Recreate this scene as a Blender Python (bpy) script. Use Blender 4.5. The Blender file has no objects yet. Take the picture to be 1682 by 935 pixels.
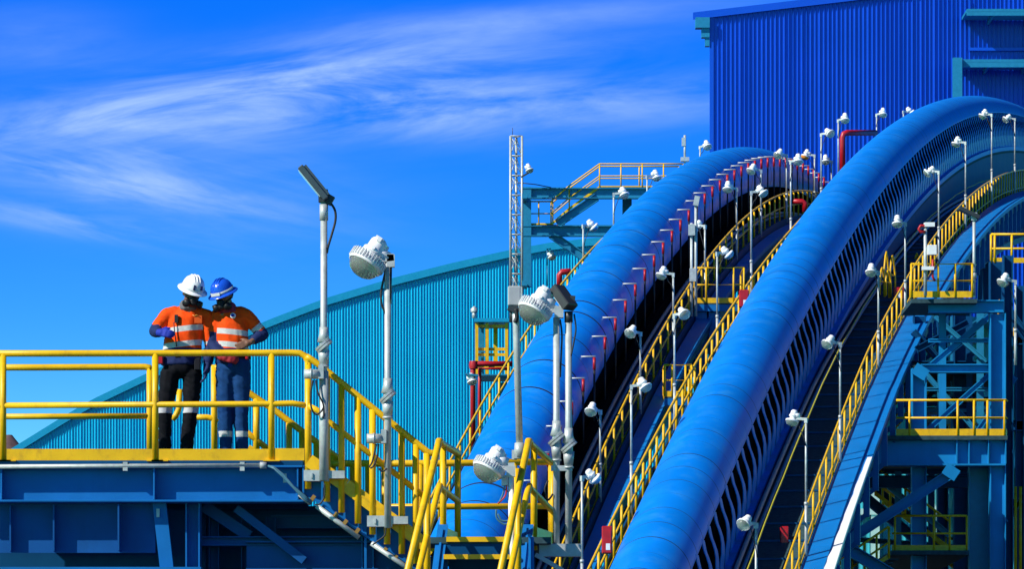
import bpy, bmesh, math, random
from mathutils import Vector, Matrix, noise
random.seed(7)
R_ = math.radians
# ------------------------------------------------------------------ camera, sky, sun, exposure
S = bpy.context.scene
COL = S.collection
F = 7750.0; CX = 841.0; HY = 1300.0; EYE = 1.6      # a long lens raised by shift: verticals stay vertical
cam = bpy.data.cameras.new('camera'); camo = bpy.data.objects.new('camera', cam); COL.objects.link(camo)
camo.location = (0, 0, EYE); camo.rotation_euler = (R_(90), 0, 0)
cam.sensor_width = 36.0; cam.lens = 36.0*F/1682.0; cam.shift_y = (HY-467.5)/1682.0
cam.clip_start = 0.5; cam.clip_end = 6000
S.camera = camo
SUN = Vector((-1.6, -1.0, 1.45)).normalized()
ELEV = math.asin(SUN.z); ROT = math.atan2(SUN.x, SUN.y)
sl = bpy.data.lights.new('sun', 'SUN'); sl.energy = 5.0; sl.angle = R_(0.53); sl.color = (1.0, 0.95, 0.86)
so = bpy.data.objects.new('sun', sl); COL.objects.link(so)
so.rotation_euler = (-SUN).to_track_quat('-Z', 'Y').to_euler(); so.location = (-60, -40, 60)
S.view_settings.view_transform = 'Standard'; S.view_settings.look = 'None'
S.view_settings.exposure = 0.25; S.view_settings.gamma = 1.0; S.view_settings.use_curve_mapping = False
S.render.film_transparent = False
S.cycles.max_bounces = 6; S.cycles.diffuse_bounces = 3; S.cycles.glossy_bounces = 3; S.cycles.transparent_max_bounces = 8
S.cycles.use_denoising = True

def build_world():
    w = bpy.data.worlds.new('World'); S.world = w; w.use_nodes = True
    nt = w.node_tree; N = nt.nodes; L = nt.links; N.clear()
    def nd(t, **k):
        n = N.new(t)
        for a, b in k.items(): setattr(n, a, b)
        return n
    def m(op, a, b=None, c=None, clamp=False):
        n = nd('ShaderNodeMath', operation=op); n.use_clamp = clamp
        for i, v in enumerate((a, b, c)):
            if v is None: continue
            if hasattr(v, 'links'): L.new(v, n.inputs[i])
            else: n.inputs[i].default_value = v
        return n.outputs[0]
    tc = nd('ShaderNodeTexCoord'); sep = nd('ShaderNodeSeparateXYZ'); L.new(tc.outputs['Generated'], sep.inputs[0])
    x, y, z = sep.outputs
    # the air is very clear: look a little higher into the Nishita sky than the true elevation
    zb = m('ADD', m('MULTIPLY', z, 3.0), 0.02)
    cmb = nd('ShaderNodeCombineXYZ'); L.new(x, cmb.inputs[0]); L.new(y, cmb.inputs[1]); L.new(zb, cmb.inputs[2])
    nrm = nd('ShaderNodeVectorMath', operation='NORMALIZE'); L.new(cmb.outputs[0], nrm.inputs[0])
    sky = nd('ShaderNodeTexSky', sky_type='NISHITA'); sky.sun_disc = False
    sky.sun_elevation = ELEV; sky.sun_rotation = ROT; sky.air_density = 1.0; sky.dust_density = 0.2; sky.ozone_density = 3.0
    L.new(nrm.outputs[0], sky.inputs[0])
    tint = nd('ShaderNodeMix', data_type='RGBA', blend_type='MULTIPLY'); tint.inputs[0].default_value = 1
    L.new(sky.outputs[0], tint.inputs[6]); tint.inputs[7].default_value = SKY_TINT
    gm = nd('ShaderNodeGamma'); gm.inputs[1].default_value = SKY_GAMMA; L.new(tint.outputs[2], gm.inputs[0])
    fo = nd('ShaderNodeMapRange', interpolation_type='SMOOTHSTEP'); fo.inputs[1].default_value = .17; fo.inputs[2].default_value = .75; fo.inputs[3].default_value = 1; fo.inputs[4].default_value = ZEN; L.new(z, fo.inputs[0])
    fm = nd('ShaderNodeMix', data_type='RGBA', blend_type='MULTIPLY'); fm.inputs[0].default_value = 1; L.new(gm.outputs[0], fm.inputs[6]); L.new(fo.outputs[0], fm.inputs[7]); 
    hz = m('EXPONENT', m('MULTIPLY', m('MAXIMUM', m('SUBTRACT', z, .06), 0.0), -44))
    hc = nd('ShaderNodeVectorMath', operation='SCALE'); hc.inputs[0].default_value = (4.4, 4.8, 0.5); L.new(hz, hc.inputs[3])
    ha = nd('ShaderNodeVectorMath', operation='ADD'); L.new(fm.outputs[2], ha.inputs[0]); L.new(hc.outputs[0], ha.inputs[1])
    hm = nd('ShaderNodeVectorMath', operation='MINIMUM'); L.new(ha.outputs[0], hm.inputs[0]); hm.inputs[1].default_value = (100, 100, 18.0); base_sky = hm.outputs[0]
    # cirrus: streaks laid out in sky direction (tangent coordinates towards +Y)
    yy = m('MAXIMUM', y, 0.05)
    u = m('MULTIPLY', m('DIVIDE', x, yy), 7.75); v = m('MULTIPLY', m('DIVIDE', z, yy), 7.75)   # thousands of picture-width units
    def streak(ang, su, sv, det, dist, rough=0.6, off=0.0):
        ca, sa = math.cos(ang), math.sin(ang)
        p = m('ADD', m('MULTIPLY', u, ca), m('MULTIPLY', v, sa)); q = m('SUBTRACT', m('MULTIPLY', v, ca), m('MULTIPLY', u, sa))
        c = nd('ShaderNodeCombineXYZ'); L.new(m('MULTIPLY', p, su), c.inputs[0]); L.new(m('MULTIPLY', q, sv), c.inputs[1]); c.inputs[2].default_value = off
        n = nd('ShaderNodeTexNoise'); n.inputs['Scale'].default_value = 1; n.inputs['Detail'].default_value = det
        n.inputs['Roughness'].default_value = rough; n.inputs['Distortion'].default_value = dist
        L.new(c.outputs[0], n.inputs['Vector']); return n.outputs[0]
    def blob(px, py, a, b, ang):
        ca, sa = math.cos(ang), math.sin(ang)
        du = m('SUBTRACT', u, (px-CX)/1000); dv = m('SUBTRACT', v, (HY-py)/1000)
        p = m('ADD', m('MULTIPLY', du, ca), m('MULTIPLY', dv, sa)); q = m('SUBTRACT', m('MULTIPLY', dv, ca), m('MULTIPLY', du, sa))
        r = m('ADD', m('POWER', m('ABSOLUTE', m('DIVIDE', p, a/1000)), 2), m('POWER', m('ABSOLUTE', m('DIVIDE', q, b/1000)), 2))
        return m('EXPONENT', m('MULTIPLY', r, -1))
    def tot(*xs):
        o = xs[0]
        for k in xs[1:]: o = m('ADD', o, k)
        return o
    def sc(xv, k): return m('MULTIPLY', xv, k)
    nA = streak(R_(7), 2.3, 13, 9, 0.45, 0.60, 2.3); nB = streak(R_(-12), 2.6, 17, 9, 0.45, 0.60, 4.0); nC = streak(R_(6), 1.4, 8, 8, 0.4, 0.6, 8.0)
    def ramp(nv, lo, hi):
        n = nd('ShaderNodeMapRange', interpolation_type='SMOOTHSTEP'); n.inputs[1].default_value = lo; n.inputs[2].default_value = hi
        L.new(nv, n.inputs[0]); return n.outputs[0]
    mA = tot(sc(blob(560, 135, 330, 62, R_(8)), 1.0), sc(blob(230, 190, 330, 45, R_(5)), .75), sc(blob(900, 175, 320, 38, R_(3)), .7), sc(blob(640, 180, 150, 36, R_(-8)), .5))
    mB = tot(sc(blob(210, 300, 260, 42, R_(-10)), .8), sc(blob(330, 245, 170, 30, R_(-12)), .5), sc(blob(120, 365, 240, 22, R_(-8)), .5))
    mC = tot(sc(blob(830, 35, 340, 24, R_(5)), .55), sc(blob(60, 70, 140, 50, 0), .3), sc(blob(330, 300, 300, 120, 0), .16))
    cl = tot(m('MULTIPLY', mA, ramp(nA, .32, .74)), m('MULTIPLY', mB, ramp(nB, .32, .74)), m('MULTIPLY', mC, ramp(nC, .25, .72)))
    front = m('GREATER_THAN', y, 0.05)
    cl = m('MULTIPLY', m('MULTIPLY', cl, front), CLOUD, clamp=True)
    mx = nd('ShaderNodeMix', data_type='RGBA'); L.new(cl, mx.inputs[0]); L.new(base_sky, mx.inputs[6]); mx.inputs[7].default_value = CLOUD_COL
    bg = nd('ShaderNodeBackground'); bg.inputs[1].default_value = SKY_STR; L.new(mx.outputs[2], bg.inputs[0])
    out = nd('ShaderNodeOutputWorld'); L.new(bg.outputs[0], out.inputs[0])
SKY_STR = 0.05; ZEN = .14; SKY_TINT = (0.09, 1.10, 1.65, 1); SKY_GAMMA = 1.7; CLOUD = 1.0; CLOUD_COL = (7.5, 11.0, 17.5, 1)
build_world()

# ------------------------------------------------------------------ helpers
Z = Vector((0, 0, 1))
def P(px, py, D): return Vector(((px-CX)/F*D, D, EYE+(HY-py)/F*D))
class MB:
    def __init__(s): s.v = []; s.f = []; s.mi = []; s.sm = []
    def add(s, vs, fs, mi=0, smooth=False):
        o = len(s.v); s.v += [Vector(v) for v in vs]
        for f in fs: s.f.append([i+o for i in f]); s.mi.append(mi); s.sm.append(smooth)
        return s
    def hexa(s, c, mi=0): return s.add(c, [(3,2,1,0),(4,5,6,7),(0,1,5,4),(1,2,6,5),(2,3,7,6),(3,0,4,7)], mi)
    def box(s, c, sz, R=None, mi=0):
        c = Vector(c); h = Vector(sz)/2; R = R or Matrix.Identity(3)
        return s.hexa([c+R@Vector((a*h.x, b*h.y, d*h.z)) for d in (-1,1) for a,b in ((-1,-1),(1,-1),(1,1),(-1,1))], mi)
    def bb(s, a, b, mi=0):
        a = Vector(a); b = Vector(b); return s.box((a+b)/2, (abs(b.x-a.x), abs(b.y-a.y), abs(b.z-a.z)), None, mi)
    def frame(s, p0, p1, up=Z):
        d = (p1-p0).normalized(); r = d.cross(up)
        if r.length < 1e-4: r = d.cross(Vector((0,1,0)))
        r.normalize(); u = r.cross(d); return d, r, u
    def beam(s, p0, p1, w, h, mi=0, up=Z):
        p0 = Vector(p0); p1 = Vector(p1); d, r, u = s.frame(p0, p1, up)
        return s.hexa([q+r*(a*w/2)+u*(b*h/2) for q in (p0, p1) for a,b in ((-1,-1),(1,-1),(1,1),(-1,1))], mi)
    def ibeam(s, p0, p1, w, h, t=.015, mi=0, up=Z):
        p0 = Vector(p0); p1 = Vector(p1); d, r, u = s.frame(p0, p1, up)
        s.beam(p0+u*(h/2-t/2), p1+u*(h/2-t/2), w, t, mi, up); s.beam(p0-u*(h/2-t/2), p1-u*(h/2-t/2), w, t, mi, up)
        return s.beam(p0, p1, t, h-2*t, mi, up)
    def tube(s, pts, r, n=10, mi=0, caps=True, closed=False):
        pts = [Vector(p) for p in pts]; k = len(pts); rs = r if isinstance(r, (list, tuple)) else [r]*k
        t0 = (pts[1]-pts[0]).normalized(); a = t0.cross(Z)
        if a.length < 1e-3: a = t0.cross(Vector((1,0,0)))
        a.normalize(); vs = []
        for i, p in enumerate(pts):
            if closed: t = pts[(i+1) % k]-pts[i-1]
            else: t = pts[min(i+1, k-1)]-pts[max(i-1, 0)]
            if t.length < 1e-9: t = t0
            t.normalize(); a = a-t*a.dot(t)
            if a.length < 1e-6: a = t.orthogonal()
            a.normalize(); b = t.cross(a)
            vs += [p+(a*math.cos(2*math.pi*j/n)+b*math.sin(2*math.pi*j/n))*rs[i] for j in range(n)]
        fs = []
        for i in range(k if closed else k-1):
            i2 = (i+1) % k
            fs += [(i*n+j, i*n+(j+1) % n, i2*n+(j+1) % n, i2*n+j) for j in range(n)]
        s.add(vs, fs, mi, True)
        if caps and not closed:
            o = len(s.v)-len(vs)
            for rng in (list(range(n))[::-1], [(k-1)*n+j for j in range(n)]):
                s.f.append([o+q for q in rng]); s.mi.append(mi); s.sm.append(False)
        return s
    def lathe(s, prof, M=None, n=24, mi=0, smooth=True):
        M = M or Matrix.Identity(4); vs = []; fs = []
        for r, z in prof: vs += [M@Vector((r*math.cos(2*math.pi*j/n), r*math.sin(2*math.pi*j/n), z)) for j in range(n)]
        for i in range(len(prof)-1): fs += [(i*n+j, i*n+(j+1) % n, (i+1)*n+(j+1) % n, (i+1)*n+j) for j in range(n)]
        return s.add(vs, fs, mi, smooth)
    def prism(s, poly, d, mi=0):
        poly = [Vector(p) for p in poly]; d = Vector(d); n = len(poly)
        return s.add(poly+[p+d for p in poly], [list(range(n))[::-1], list(range(n, 2*n))]+[(i, (i+1) % n, n+(i+1) % n, n+i) for i in range(n)], mi)
    def ball(s, c, r, mi=0, n=12, m=8):
        c = Vector(c); r = Vector(r) if not isinstance(r, (int, float)) else Vector((r, r, r))
        pr = [(math.sin(math.pi*i/m), -math.cos(math.pi*i/m)) for i in range(m+1)]
        M = Matrix.Translation(c)@Matrix.Diagonal((r.x, r.y, r.z, 1)); return s.lathe([(max(a, 1e-4), b) for a, b in pr], M, n, mi)
    def build(s, name, mats, parent=None, local=False, bevel=0):
        me = bpy.data.meshes.new(name); off = Vector((0,0,0)); p = parent
        if not local:
            while p: off += p.location; p = p.parent
        me.from_pydata([v-off for v in s.v], [], s.f)
        if not isinstance(mats, (list, tuple)): mats = [mats]
        for m_ in mats: me.materials.append(m_)
        me.polygons.foreach_set('material_index', s.mi); me.polygons.foreach_set('use_smooth', s.sm); me.update()
        bm = bmesh.new(); bm.from_mesh(me); bmesh.ops.recalc_face_normals(bm, faces=bm.faces); bm.to_mesh(me); bm.free()
        o = bpy.data.objects.new(name, me); COL.objects.link(o)
        if parent: o.parent = parent
        if bevel:
            b = o.modifiers.new('bevel', 'BEVEL'); b.width = bevel; b.segments = 1; b.limit_method = 'ANGLE'
        return o
def tag(o, label=None, cat=None, group=None, kind=None):
    if label: o['label'] = label
    if cat: o['category'] = cat
    if group: o['group'] = group
    if kind: o['kind'] = kind
    return o
def thing(name, label, cat, loc=(0,0,0), group=None):
    o = bpy.data.objects.new(name, None); COL.objects.link(o); o.location = loc; o.empty_display_size = .2
    return tag(o, label, cat, group)
def dup(root, loc, label, sx=1.0, rz=0.0):
    r = root.copy(); COL.objects.link(r); r.location = loc; r.rotation_euler = (0, 0, rz); r['label'] = label
    for ch in root.children:
        c = ch.copy(); COL.objects.link(c); c.parent = r
        for g in ch.children:
            d = g.copy(); COL.objects.link(d); d.parent = c
    return r
ORD = ['first','second','third','fourth','fifth','sixth','seventh','eighth','ninth','tenth','eleventh','twelfth','thirteenth']

# ------------------------------------------------------------------ materials
def paint(name, col, rough=.45, metal=0., var=.12, scale=6., bump=.0, dirt=None, dirt_amt=.35, dirt_scale=(3,3,.6), spec=.5):
    m = bpy.data.materials.new(name); m.use_nodes = True; nt = m.node_tree; b = nt.nodes['Principled BSDF']
    b.inputs['Roughness'].default_value = rough; b.inputs['Metallic'].default_value = metal
    b.inputs['Specular IOR Level'].default_value = spec
    tc = nt.nodes.new('ShaderNodeTexCoord'); n = nt.nodes.new('ShaderNodeTexNoise'); n.inputs['Scale'].default_value = scale; n.inputs['Detail'].default_value = 6
    nt.links.new(tc.outputs['Object'], n.inputs['Vector'])
    mr = nt.nodes.new('ShaderNodeMapRange'); mr.inputs[1].default_value = .3; mr.inputs[2].default_value = .7
    mr.inputs[3].default_value = 1-var; mr.inputs[4].default_value = 1+var; nt.links.new(n.outputs[0], mr.inputs[0])
    mx = nt.nodes.new('ShaderNodeMix'); mx.data_type = 'RGBA'; mx.blend_type = 'MULTIPLY'; mx.inputs[0].default_value = 1
    mx.inputs[6].default_value = (*col, 1); nt.links.new(mr.outputs[0], mx.inputs[7]); o = mx.outputs[2]
    if dirt:
        mp = nt.nodes.new('ShaderNodeMapping'); mp.inputs['Scale'].default_value = dirt_scale; nt.links.new(tc.outputs['Object'], mp.inputs[0])
        n2 = nt.nodes.new('ShaderNodeTexNoise'); n2.inputs['Scale'].default_value = 1.0; n2.inputs['Detail'].default_value = 9; n2.inputs['Roughness'].default_value = .7
        nt.links.new(mp.outputs[0], n2.inputs['Vector'])
        r2 = nt.nodes.new('ShaderNodeMapRange'); r2.inputs[1].default_value = .5; r2.inputs[2].default_value = .78; r2.inputs[3].default_value = 0; r2.inputs[4].default_value = dirt_amt
        nt.links.new(n2.outputs[0], r2.inputs[0])
        m2 = nt.nodes.new('ShaderNodeMix'); m2.data_type = 'RGBA'; nt.links.new(r2.outputs[0], m2.inputs[0]); nt.links.new(o, m2.inputs[6]); m2.inputs[7].default_value = (*dirt, 1); o = m2.outputs[2]
    nt.links.new(o, b.inputs['Base Color'])
    rr = nt.nodes.new('ShaderNodeMapRange'); rr.inputs[3].default_value = max(.02, rough-.08); rr.inputs[4].default_value = min(1, rough+.1)
    nt.links.new(n.outputs[0], rr.inputs[0]); nt.links.new(rr.outputs[0], b.inputs['Roughness'])
    if bump:
        bp = nt.nodes.new('ShaderNodeBump'); bp.inputs['Strength'].default_value = bump; bp.inputs['Distance'].default_value = .02
        nt.links.new(n.outputs[0], bp.inputs['Height']); nt.links.new(bp.outputs[0], b.inputs['Normal'])
    return m
TUBE = paint('tube_paint', (.001,.215,.78), .36, spec=.4, var=.10, scale=.8, bump=.05, dirt=(.05,.33,.74), dirt_amt=.55, dirt_scale=(1.6,1.6,.8))
SEAM = paint('seam_sealant', (.004,.012,.05), .7)
RIBM = paint('rib_paint', (.002,.22,.78), .45)
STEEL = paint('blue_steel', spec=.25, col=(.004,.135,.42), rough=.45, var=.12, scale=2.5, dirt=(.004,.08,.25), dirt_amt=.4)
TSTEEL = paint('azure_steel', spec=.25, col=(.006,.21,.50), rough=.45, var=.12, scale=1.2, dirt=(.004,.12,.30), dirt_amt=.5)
SHADESTEEL = paint('shaded_blue_steel', spec=.25, col=(.002,.075,.27), rough=.5, var=.15, scale=2.5, dirt=(.003,.04,.14), dirt_amt=.5)  # the blue steel darkened in colour to stand for shade under the platform
STEELD = paint('deep_shade_steel', spec=.1, col=(.003,.06,.17), rough=.5, var=.15, scale=2., dirt=(.003,.03,.08), dirt_amt=.4)  # blue steel with its colour darkened to deepen shade in the under-structures
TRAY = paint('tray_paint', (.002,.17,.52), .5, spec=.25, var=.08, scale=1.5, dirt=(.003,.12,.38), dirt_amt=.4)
TEALS = paint('teal_steel', (.008,.20,.38), .45, var=.1)
TEAL = paint('teal_cladding', (.002,.44,.72), .38, var=.05, scale=.4, dirt=(.002,.36,.62), dirt_amt=.3, dirt_scale=(2,2,.1))
TEALT = paint('teal_trim', (.002,.27,.50), .4, var=.06)
PALET = paint('pale_teal_cladding', (.03,.33,.42), .45, var=.1, scale=.6)
COBALT = paint('cobalt_cladding', (.001,.07,.60), .35, var=.05, scale=.3, dirt=(.001,.06,.52), dirt_amt=.3, dirt_scale=(1.5,1.5,.08))
YEL = paint('yellow_paint', (.80,.46,.004), .4, spec=.35, var=.09, scale=5, dirt=(.30,.15,.02), dirt_amt=.6, dirt_scale=(9,9,6))
DECK = paint('grating', (.035,.075,.09), .8, spec=.1, var=.3, scale=9)
DARK = paint('belt_and_shade_black', (.005,.006,.009), .9, spec=0)
GALV = paint('galvanised', (.46,.50,.50), .45, .2, var=.15, scale=14, dirt=(.32,.34,.36), dirt_amt=.5, dirt_scale=(12,12,6))
WHITE = paint('white_enamel', (.82,.83,.84), .35, var=.04, scale=10, dirt=(.55,.53,.50), dirt_amt=.25, dirt_scale=(14,14,8))
GREYB = paint('grey_box', (.34,.36,.39), .5, var=.06)
BLACK = paint('black_rubber_and_shade', (.012,.012,.015), .55)
CABLE = paint('blue_grey_cable', (.05,.16,.24), .5)
SLATE = paint('slate_cast', (.05,.075,.09), .4)
DGREY = paint('dark_grey_cast', (.03,.035,.04), .45)
RED = paint('red_pipe', (.42,.006,.014), .4, var=.12)
AMBER = paint('amber_lens', (.75,.28,.04), .3)
CORD = paint('cord_yellow', (.45,.42,.03), .5)
EARTH = paint('earth', (.045,.042,.04), .95, var=.3, scale=.3, bump=.4)
MOUND = paint('ore_mound', (.09,.05,.055), .95, var=.35, scale=1.2, bump=.5)
RUST = paint('brown_grating', (.30,.17,.03), .6, var=.2)
def glass(name, col, rough=.08, trans=.75):
    m = paint(name, col, rough, var=.03); b = m.node_tree.nodes['Principled BSDF']; b.inputs['Transmission Weight'].default_value = trans; b.inputs['IOR'].default_value = 1.3; return m
LENS = glass('prismatic_glass', (.62,.70,.64), .12, .8)
PANEG = paint('pale_glass', (.55,.62,.62), .1, .3)

# ------------------------------------------------------------------ ground
g = MB(); g.add([(-3000,-400,0),(3000,-400,0),(3000,4500,0),(-3000,4500,0)], [(0,1,2,3)])
tag(g.build('ground', EARTH), kind='structure')
def mound():
    vs = []; fs = []; n = 24; cx = P(-40, 0, 300).x; ht = P(0, 676, 300).z
    for i in range(14):
        t = i/13
        for j in range(n):
            a = 2*math.pi*j/n; r = 30*t**1.15+.2
            p = Vector((cx+r*math.cos(a), 320+r*math.sin(a), ht*(1-t)**1.0))
            p += Vector((0, 0, noise.noise(p*.25)*1.2*(1-abs(2*t-1)))); vs.append(p)
    for i in range(13):
        fs += [(i*n+j, i*n+(j+1) % n, (i+1)*n+(j+1) % n, (i+1)*n+j) for j in range(n)]
    b = MB(); b.add(vs, fs, 0, True); tag(b.build('hill', MOUND), kind='structure')
mound()

# ------------------------------------------------------------------ big clad buildings
def interp(tab, x):
    if x <= tab[0][0]: return tab[0][1]
    for (a, b), (c, d) in zip(tab, tab[1:]):
        if x <= c: return b+(d-b)*(x-a)/(c-a)
    return tab[-1][1]
def clad(x0, x1, D, ztop, zbot, pitch, depth, mat, name, parent, prof=((0,0),(.36,0),(.56,1),(.70,1),(.76,0))):
    """real trapezoid ribs, face towards -Y; ztop is a function of x"""
    b = MB(); xs = []; x = x0
    while x < x1:
        dk = depth*random.uniform(.72, 1.18)
        for u, d in prof:
            if x+u*pitch <= x1: xs.append((x+u*pitch, D-d*dk))
        x += pitch
    xs.append((x1, D))
    for (xa, ya), (xb, yb) in zip(xs, xs[1:]):
        b.add([(xa, ya, zbot), (xb, yb, zbot), (xb, yb, ztop(xb)), (xa, ya, ztop(xa))], [(0,1,2,3)])
    return b.build(name, mat, parent)
# teal shed with the arched roof
DS = 228.
roofpx = [(-620,1290),(-350,1000),(-160,850),(24,736),(98,690),(152,658),(240,616),(340,572),(440,528),(460,520),(537,491),(647,458),(740,434.5),(834,413),(900,401),(960,394),(1040,387),(1150,380),(1300,378)]
def shed_top(x): return max(.1, P(0, interp(roofpx, x/DS*F+CX), DS).z)
shed = thing('shed', 'long teal corrugated shed with an arched roofline behind the platform', 'building', (P(340,0,DS).x, DS, 0))
clad(P(-600,0,DS).x, P(1300,0,DS).x, DS, lambda x: shed_top(x)-.1, 0, 4.77/F*DS, .055, TEAL, 'wall', shed)
b = MB(); tp = [Vector((P(p,0,DS).x, DS-.22, shed_top(P(p,0,DS).x)+.03)) for p in range(-600, 1301, 20)]
for a, c in zip(tp, tp[1:]):
    b.hexa([a+Vector((0,0,-.36)), c+Vector((0,0,-.36)), c+Vector((0,.3,-.36)), a+Vector((0,.3,-.36)), a, c, c+Vector((0,.3,0)), a+Vector((0,.3,0))])
b.build('fascia', TEALT, shed)
b = MB()
for a, c in zip(tp, tp[1:]):
    b.add([a+Vector((0,.3,-.02)), c+Vector((0,.3,-.02)), c+Vector((0,40,-.02)), a+Vector((0,40,-.02))], [(0,1,2,3)], 0, True)
b.build('roof', TEALT, shed)
# cobalt tower building
DB = 277.
xl = P(1167,0,DB).x; xr = P(1960,0,DB).x
def tow_top(x): return P(0, 24-.118*((x/DB*F+CX)-1140), DB).z
blue = thing('process_building', 'tall cobalt blue ribbed building with overhanging eave at upper right', 'building', (xl+14, DB, 0))
clad(xl, xr, DB, lambda x: tow_top(x)-.1, 0, 7.25/F*DB, .12, COBALT, 'wall', blue, ((0,0),(.62,0),(.70,1),(.78,1),(.84,0)))
b = MB(); b.add([(xl,DB,0),(xl+6.8,DB+40,0),(xl+6.8,DB+40,tow_top(xl)-.1),(xl,DB,tow_top(xl)-.1)], [(0,1,2,3)]); b.bb((xl-.05,DB-.12,0),(xl+.18,DB+.05,tow_top(xl)-.25)); b.build('side_wall', COBALT, blue)
xo = P(1138,0,DB).x; b = MB()
for y0, y1, dz0, dz1 in ((DB-.22, DB+40, -.02, .12), (DB-.27, DB-.20, -.30, .10)):
    sk = .17*(y1-y0); pts = [(xo, y0, tow_top(xo)+dz0), (xr, y0, tow_top(xr)+dz0), (xr+sk, y1, tow_top(xr)+dz0), (xo+sk, y1, tow_top(xo)+dz0)]
    b.hexa(pts+[(p[0], p[1], p[2]-dz0+dz1) for p in pts])
b.build('roof', COBALT, blue)
b = MB()
a = P(1142,30,DB); c = P(1166,47,DB); b.bb((a.x,DB-.5,c.z),(c.x-.03,DB+.3,a.z))
a = P(1152,47,DB); c = P(1166,62,DB); b.bb((a.x,DB-.3,c.z),(c.x-.03,DB+.3,a.z)); a = P(1158,62,DB); c = P(1166,76,DB); b.bb((a.x,DB-.2,c.z),(c.x-.03,DB+.3,a.z))
b.build('eave_bracket', TEALS, blue)
b = MB(); a = P(1565,95,DB-3.2); c = P(1580,700,DB-3.2); b.bb((a.x,DB-3.4,0),(c.x,DB-3.0,a.z)); b.build('column', TEALS, blue)
for nm, (pa, pb, ya, yb, dep) in (('upper_canopy', (1588, 1960, 14, 25, 3.2)), ('lower_canopy', (1581, 1960, 97, 110, 3.1))):
    a = P(pa, ya, DB-dep); c = P(pb, yb, DB-dep); b = MB(); b.bb((a.x,DB-dep,a.z-.16),(c.x,DB-.12,a.z)); b.bb((a.x,DB-dep+.01,c.z),(c.x,DB-dep+.16,a.z-.16))
    for k in range(5): b.bb((a.x+1.5+k*2.2, DB-dep+.17, a.z-.42), (a.x+1.62+k*2.2, DB-.13, a.z-.165))
    b.build(nm, TEALS, blue)
    if nm == 'lower_canopy': b = MB(); b.tube([(a.x,DB-dep+.3,P(0,113,DB).z),(c.x,DB-dep+.3,P(0,113,DB).z)], .13, 8); b.build('gutter', GALV, blue)
b = MB(); a = P(1590,40,DB); c = P(1960,80,DB); b.bb((a.x,DB-.3,P(0,84,DB).z),(c.x,DB-.125,P(0,79,DB).z)); b.bb((a.x,DB-.22,P(0,80,DB).z),(a.x+.12,DB-.125,P(0,0,DB).z)); b.build('flashing', COBALT, blue)

# ------------------------------------------------------------------ the two curved hooded conveyors
BV = 0.17
class Conv:
    def __init__(s, a, poly, R, dpk, k=1.0, drop=0.0):
        s.k = k; s.dr = drop; s.a = a; s.p = poly; s.R = R; s.dpk = dpk; n = math.hypot(1, BV)
        s.side = Vector((1, -BV, 0))/n; s.fw = Vector((BV, 1, 0))/n
    def z(s, D):
        q = min(D, s.dpk)/s.k-150; 
        v = 0.
        for c in s.p: v = v*q+c
        return EYE+s.k*v
    def sag(s, D): return min(2.6, s.dr*max(0, D-137))
    def pt(s, D, w=0, h=0):
        if s.dr and h < -.4 and (w > 1.305 or w < -1.3): h -= s.sag(D)*(1 if w > 0 else .35)
        return Vector((s.a+BV*D, D, s.z(D)+h))+s.side*w
    def px(s, D, w, h=0): p = s.pt(D, w, h); return CX+p.x/p.y*F, HY-(p.z-EYE)/p.y*F
    def findD(s, px, w):
        lo, hi = 95., 270.
        for _ in range(50):
            m = (lo+hi)/2
            if s.px(m, w)[0] < px: lo = m
            else: hi = m
        return lo
    def sweep(s, b, D0, D1, step, poly, mi=0, smooth=False):
        n = int((D1-D0)/step)+1; ds = [D0+(D1-D0)*i/n for i in range(n+1)]; k = len(poly); vs = []; fs = []
        for d in ds: vs += [s.pt(d, w, h) for w, h in poly]
        for i in range(n): fs += [(i*k+j, i*k+(j+1) % k, (i+1)*k+(j+1) % k, (i+1)*k+j) for j in range(k)]
        fs += [list(range(k)), [n*k+j for j in range(k)][::-1]]
        return b.add(vs, fs, mi, smooth)
near = Conv(-15.9, (2.9043e-6, -1.23264e-3, .276493, 17.134), 1.0, 280., 1.0, .0245)
KF = 1.07
far = Conv(-20.0*KF, (-3.011e-3, .22826, 18.7624), 1.03*KF, 186.*KF, KF)
def rect(w0, w1, h0, h1): return [(w0,h0),(w1,h0),(w1,h1),(w0,h1)]

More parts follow.
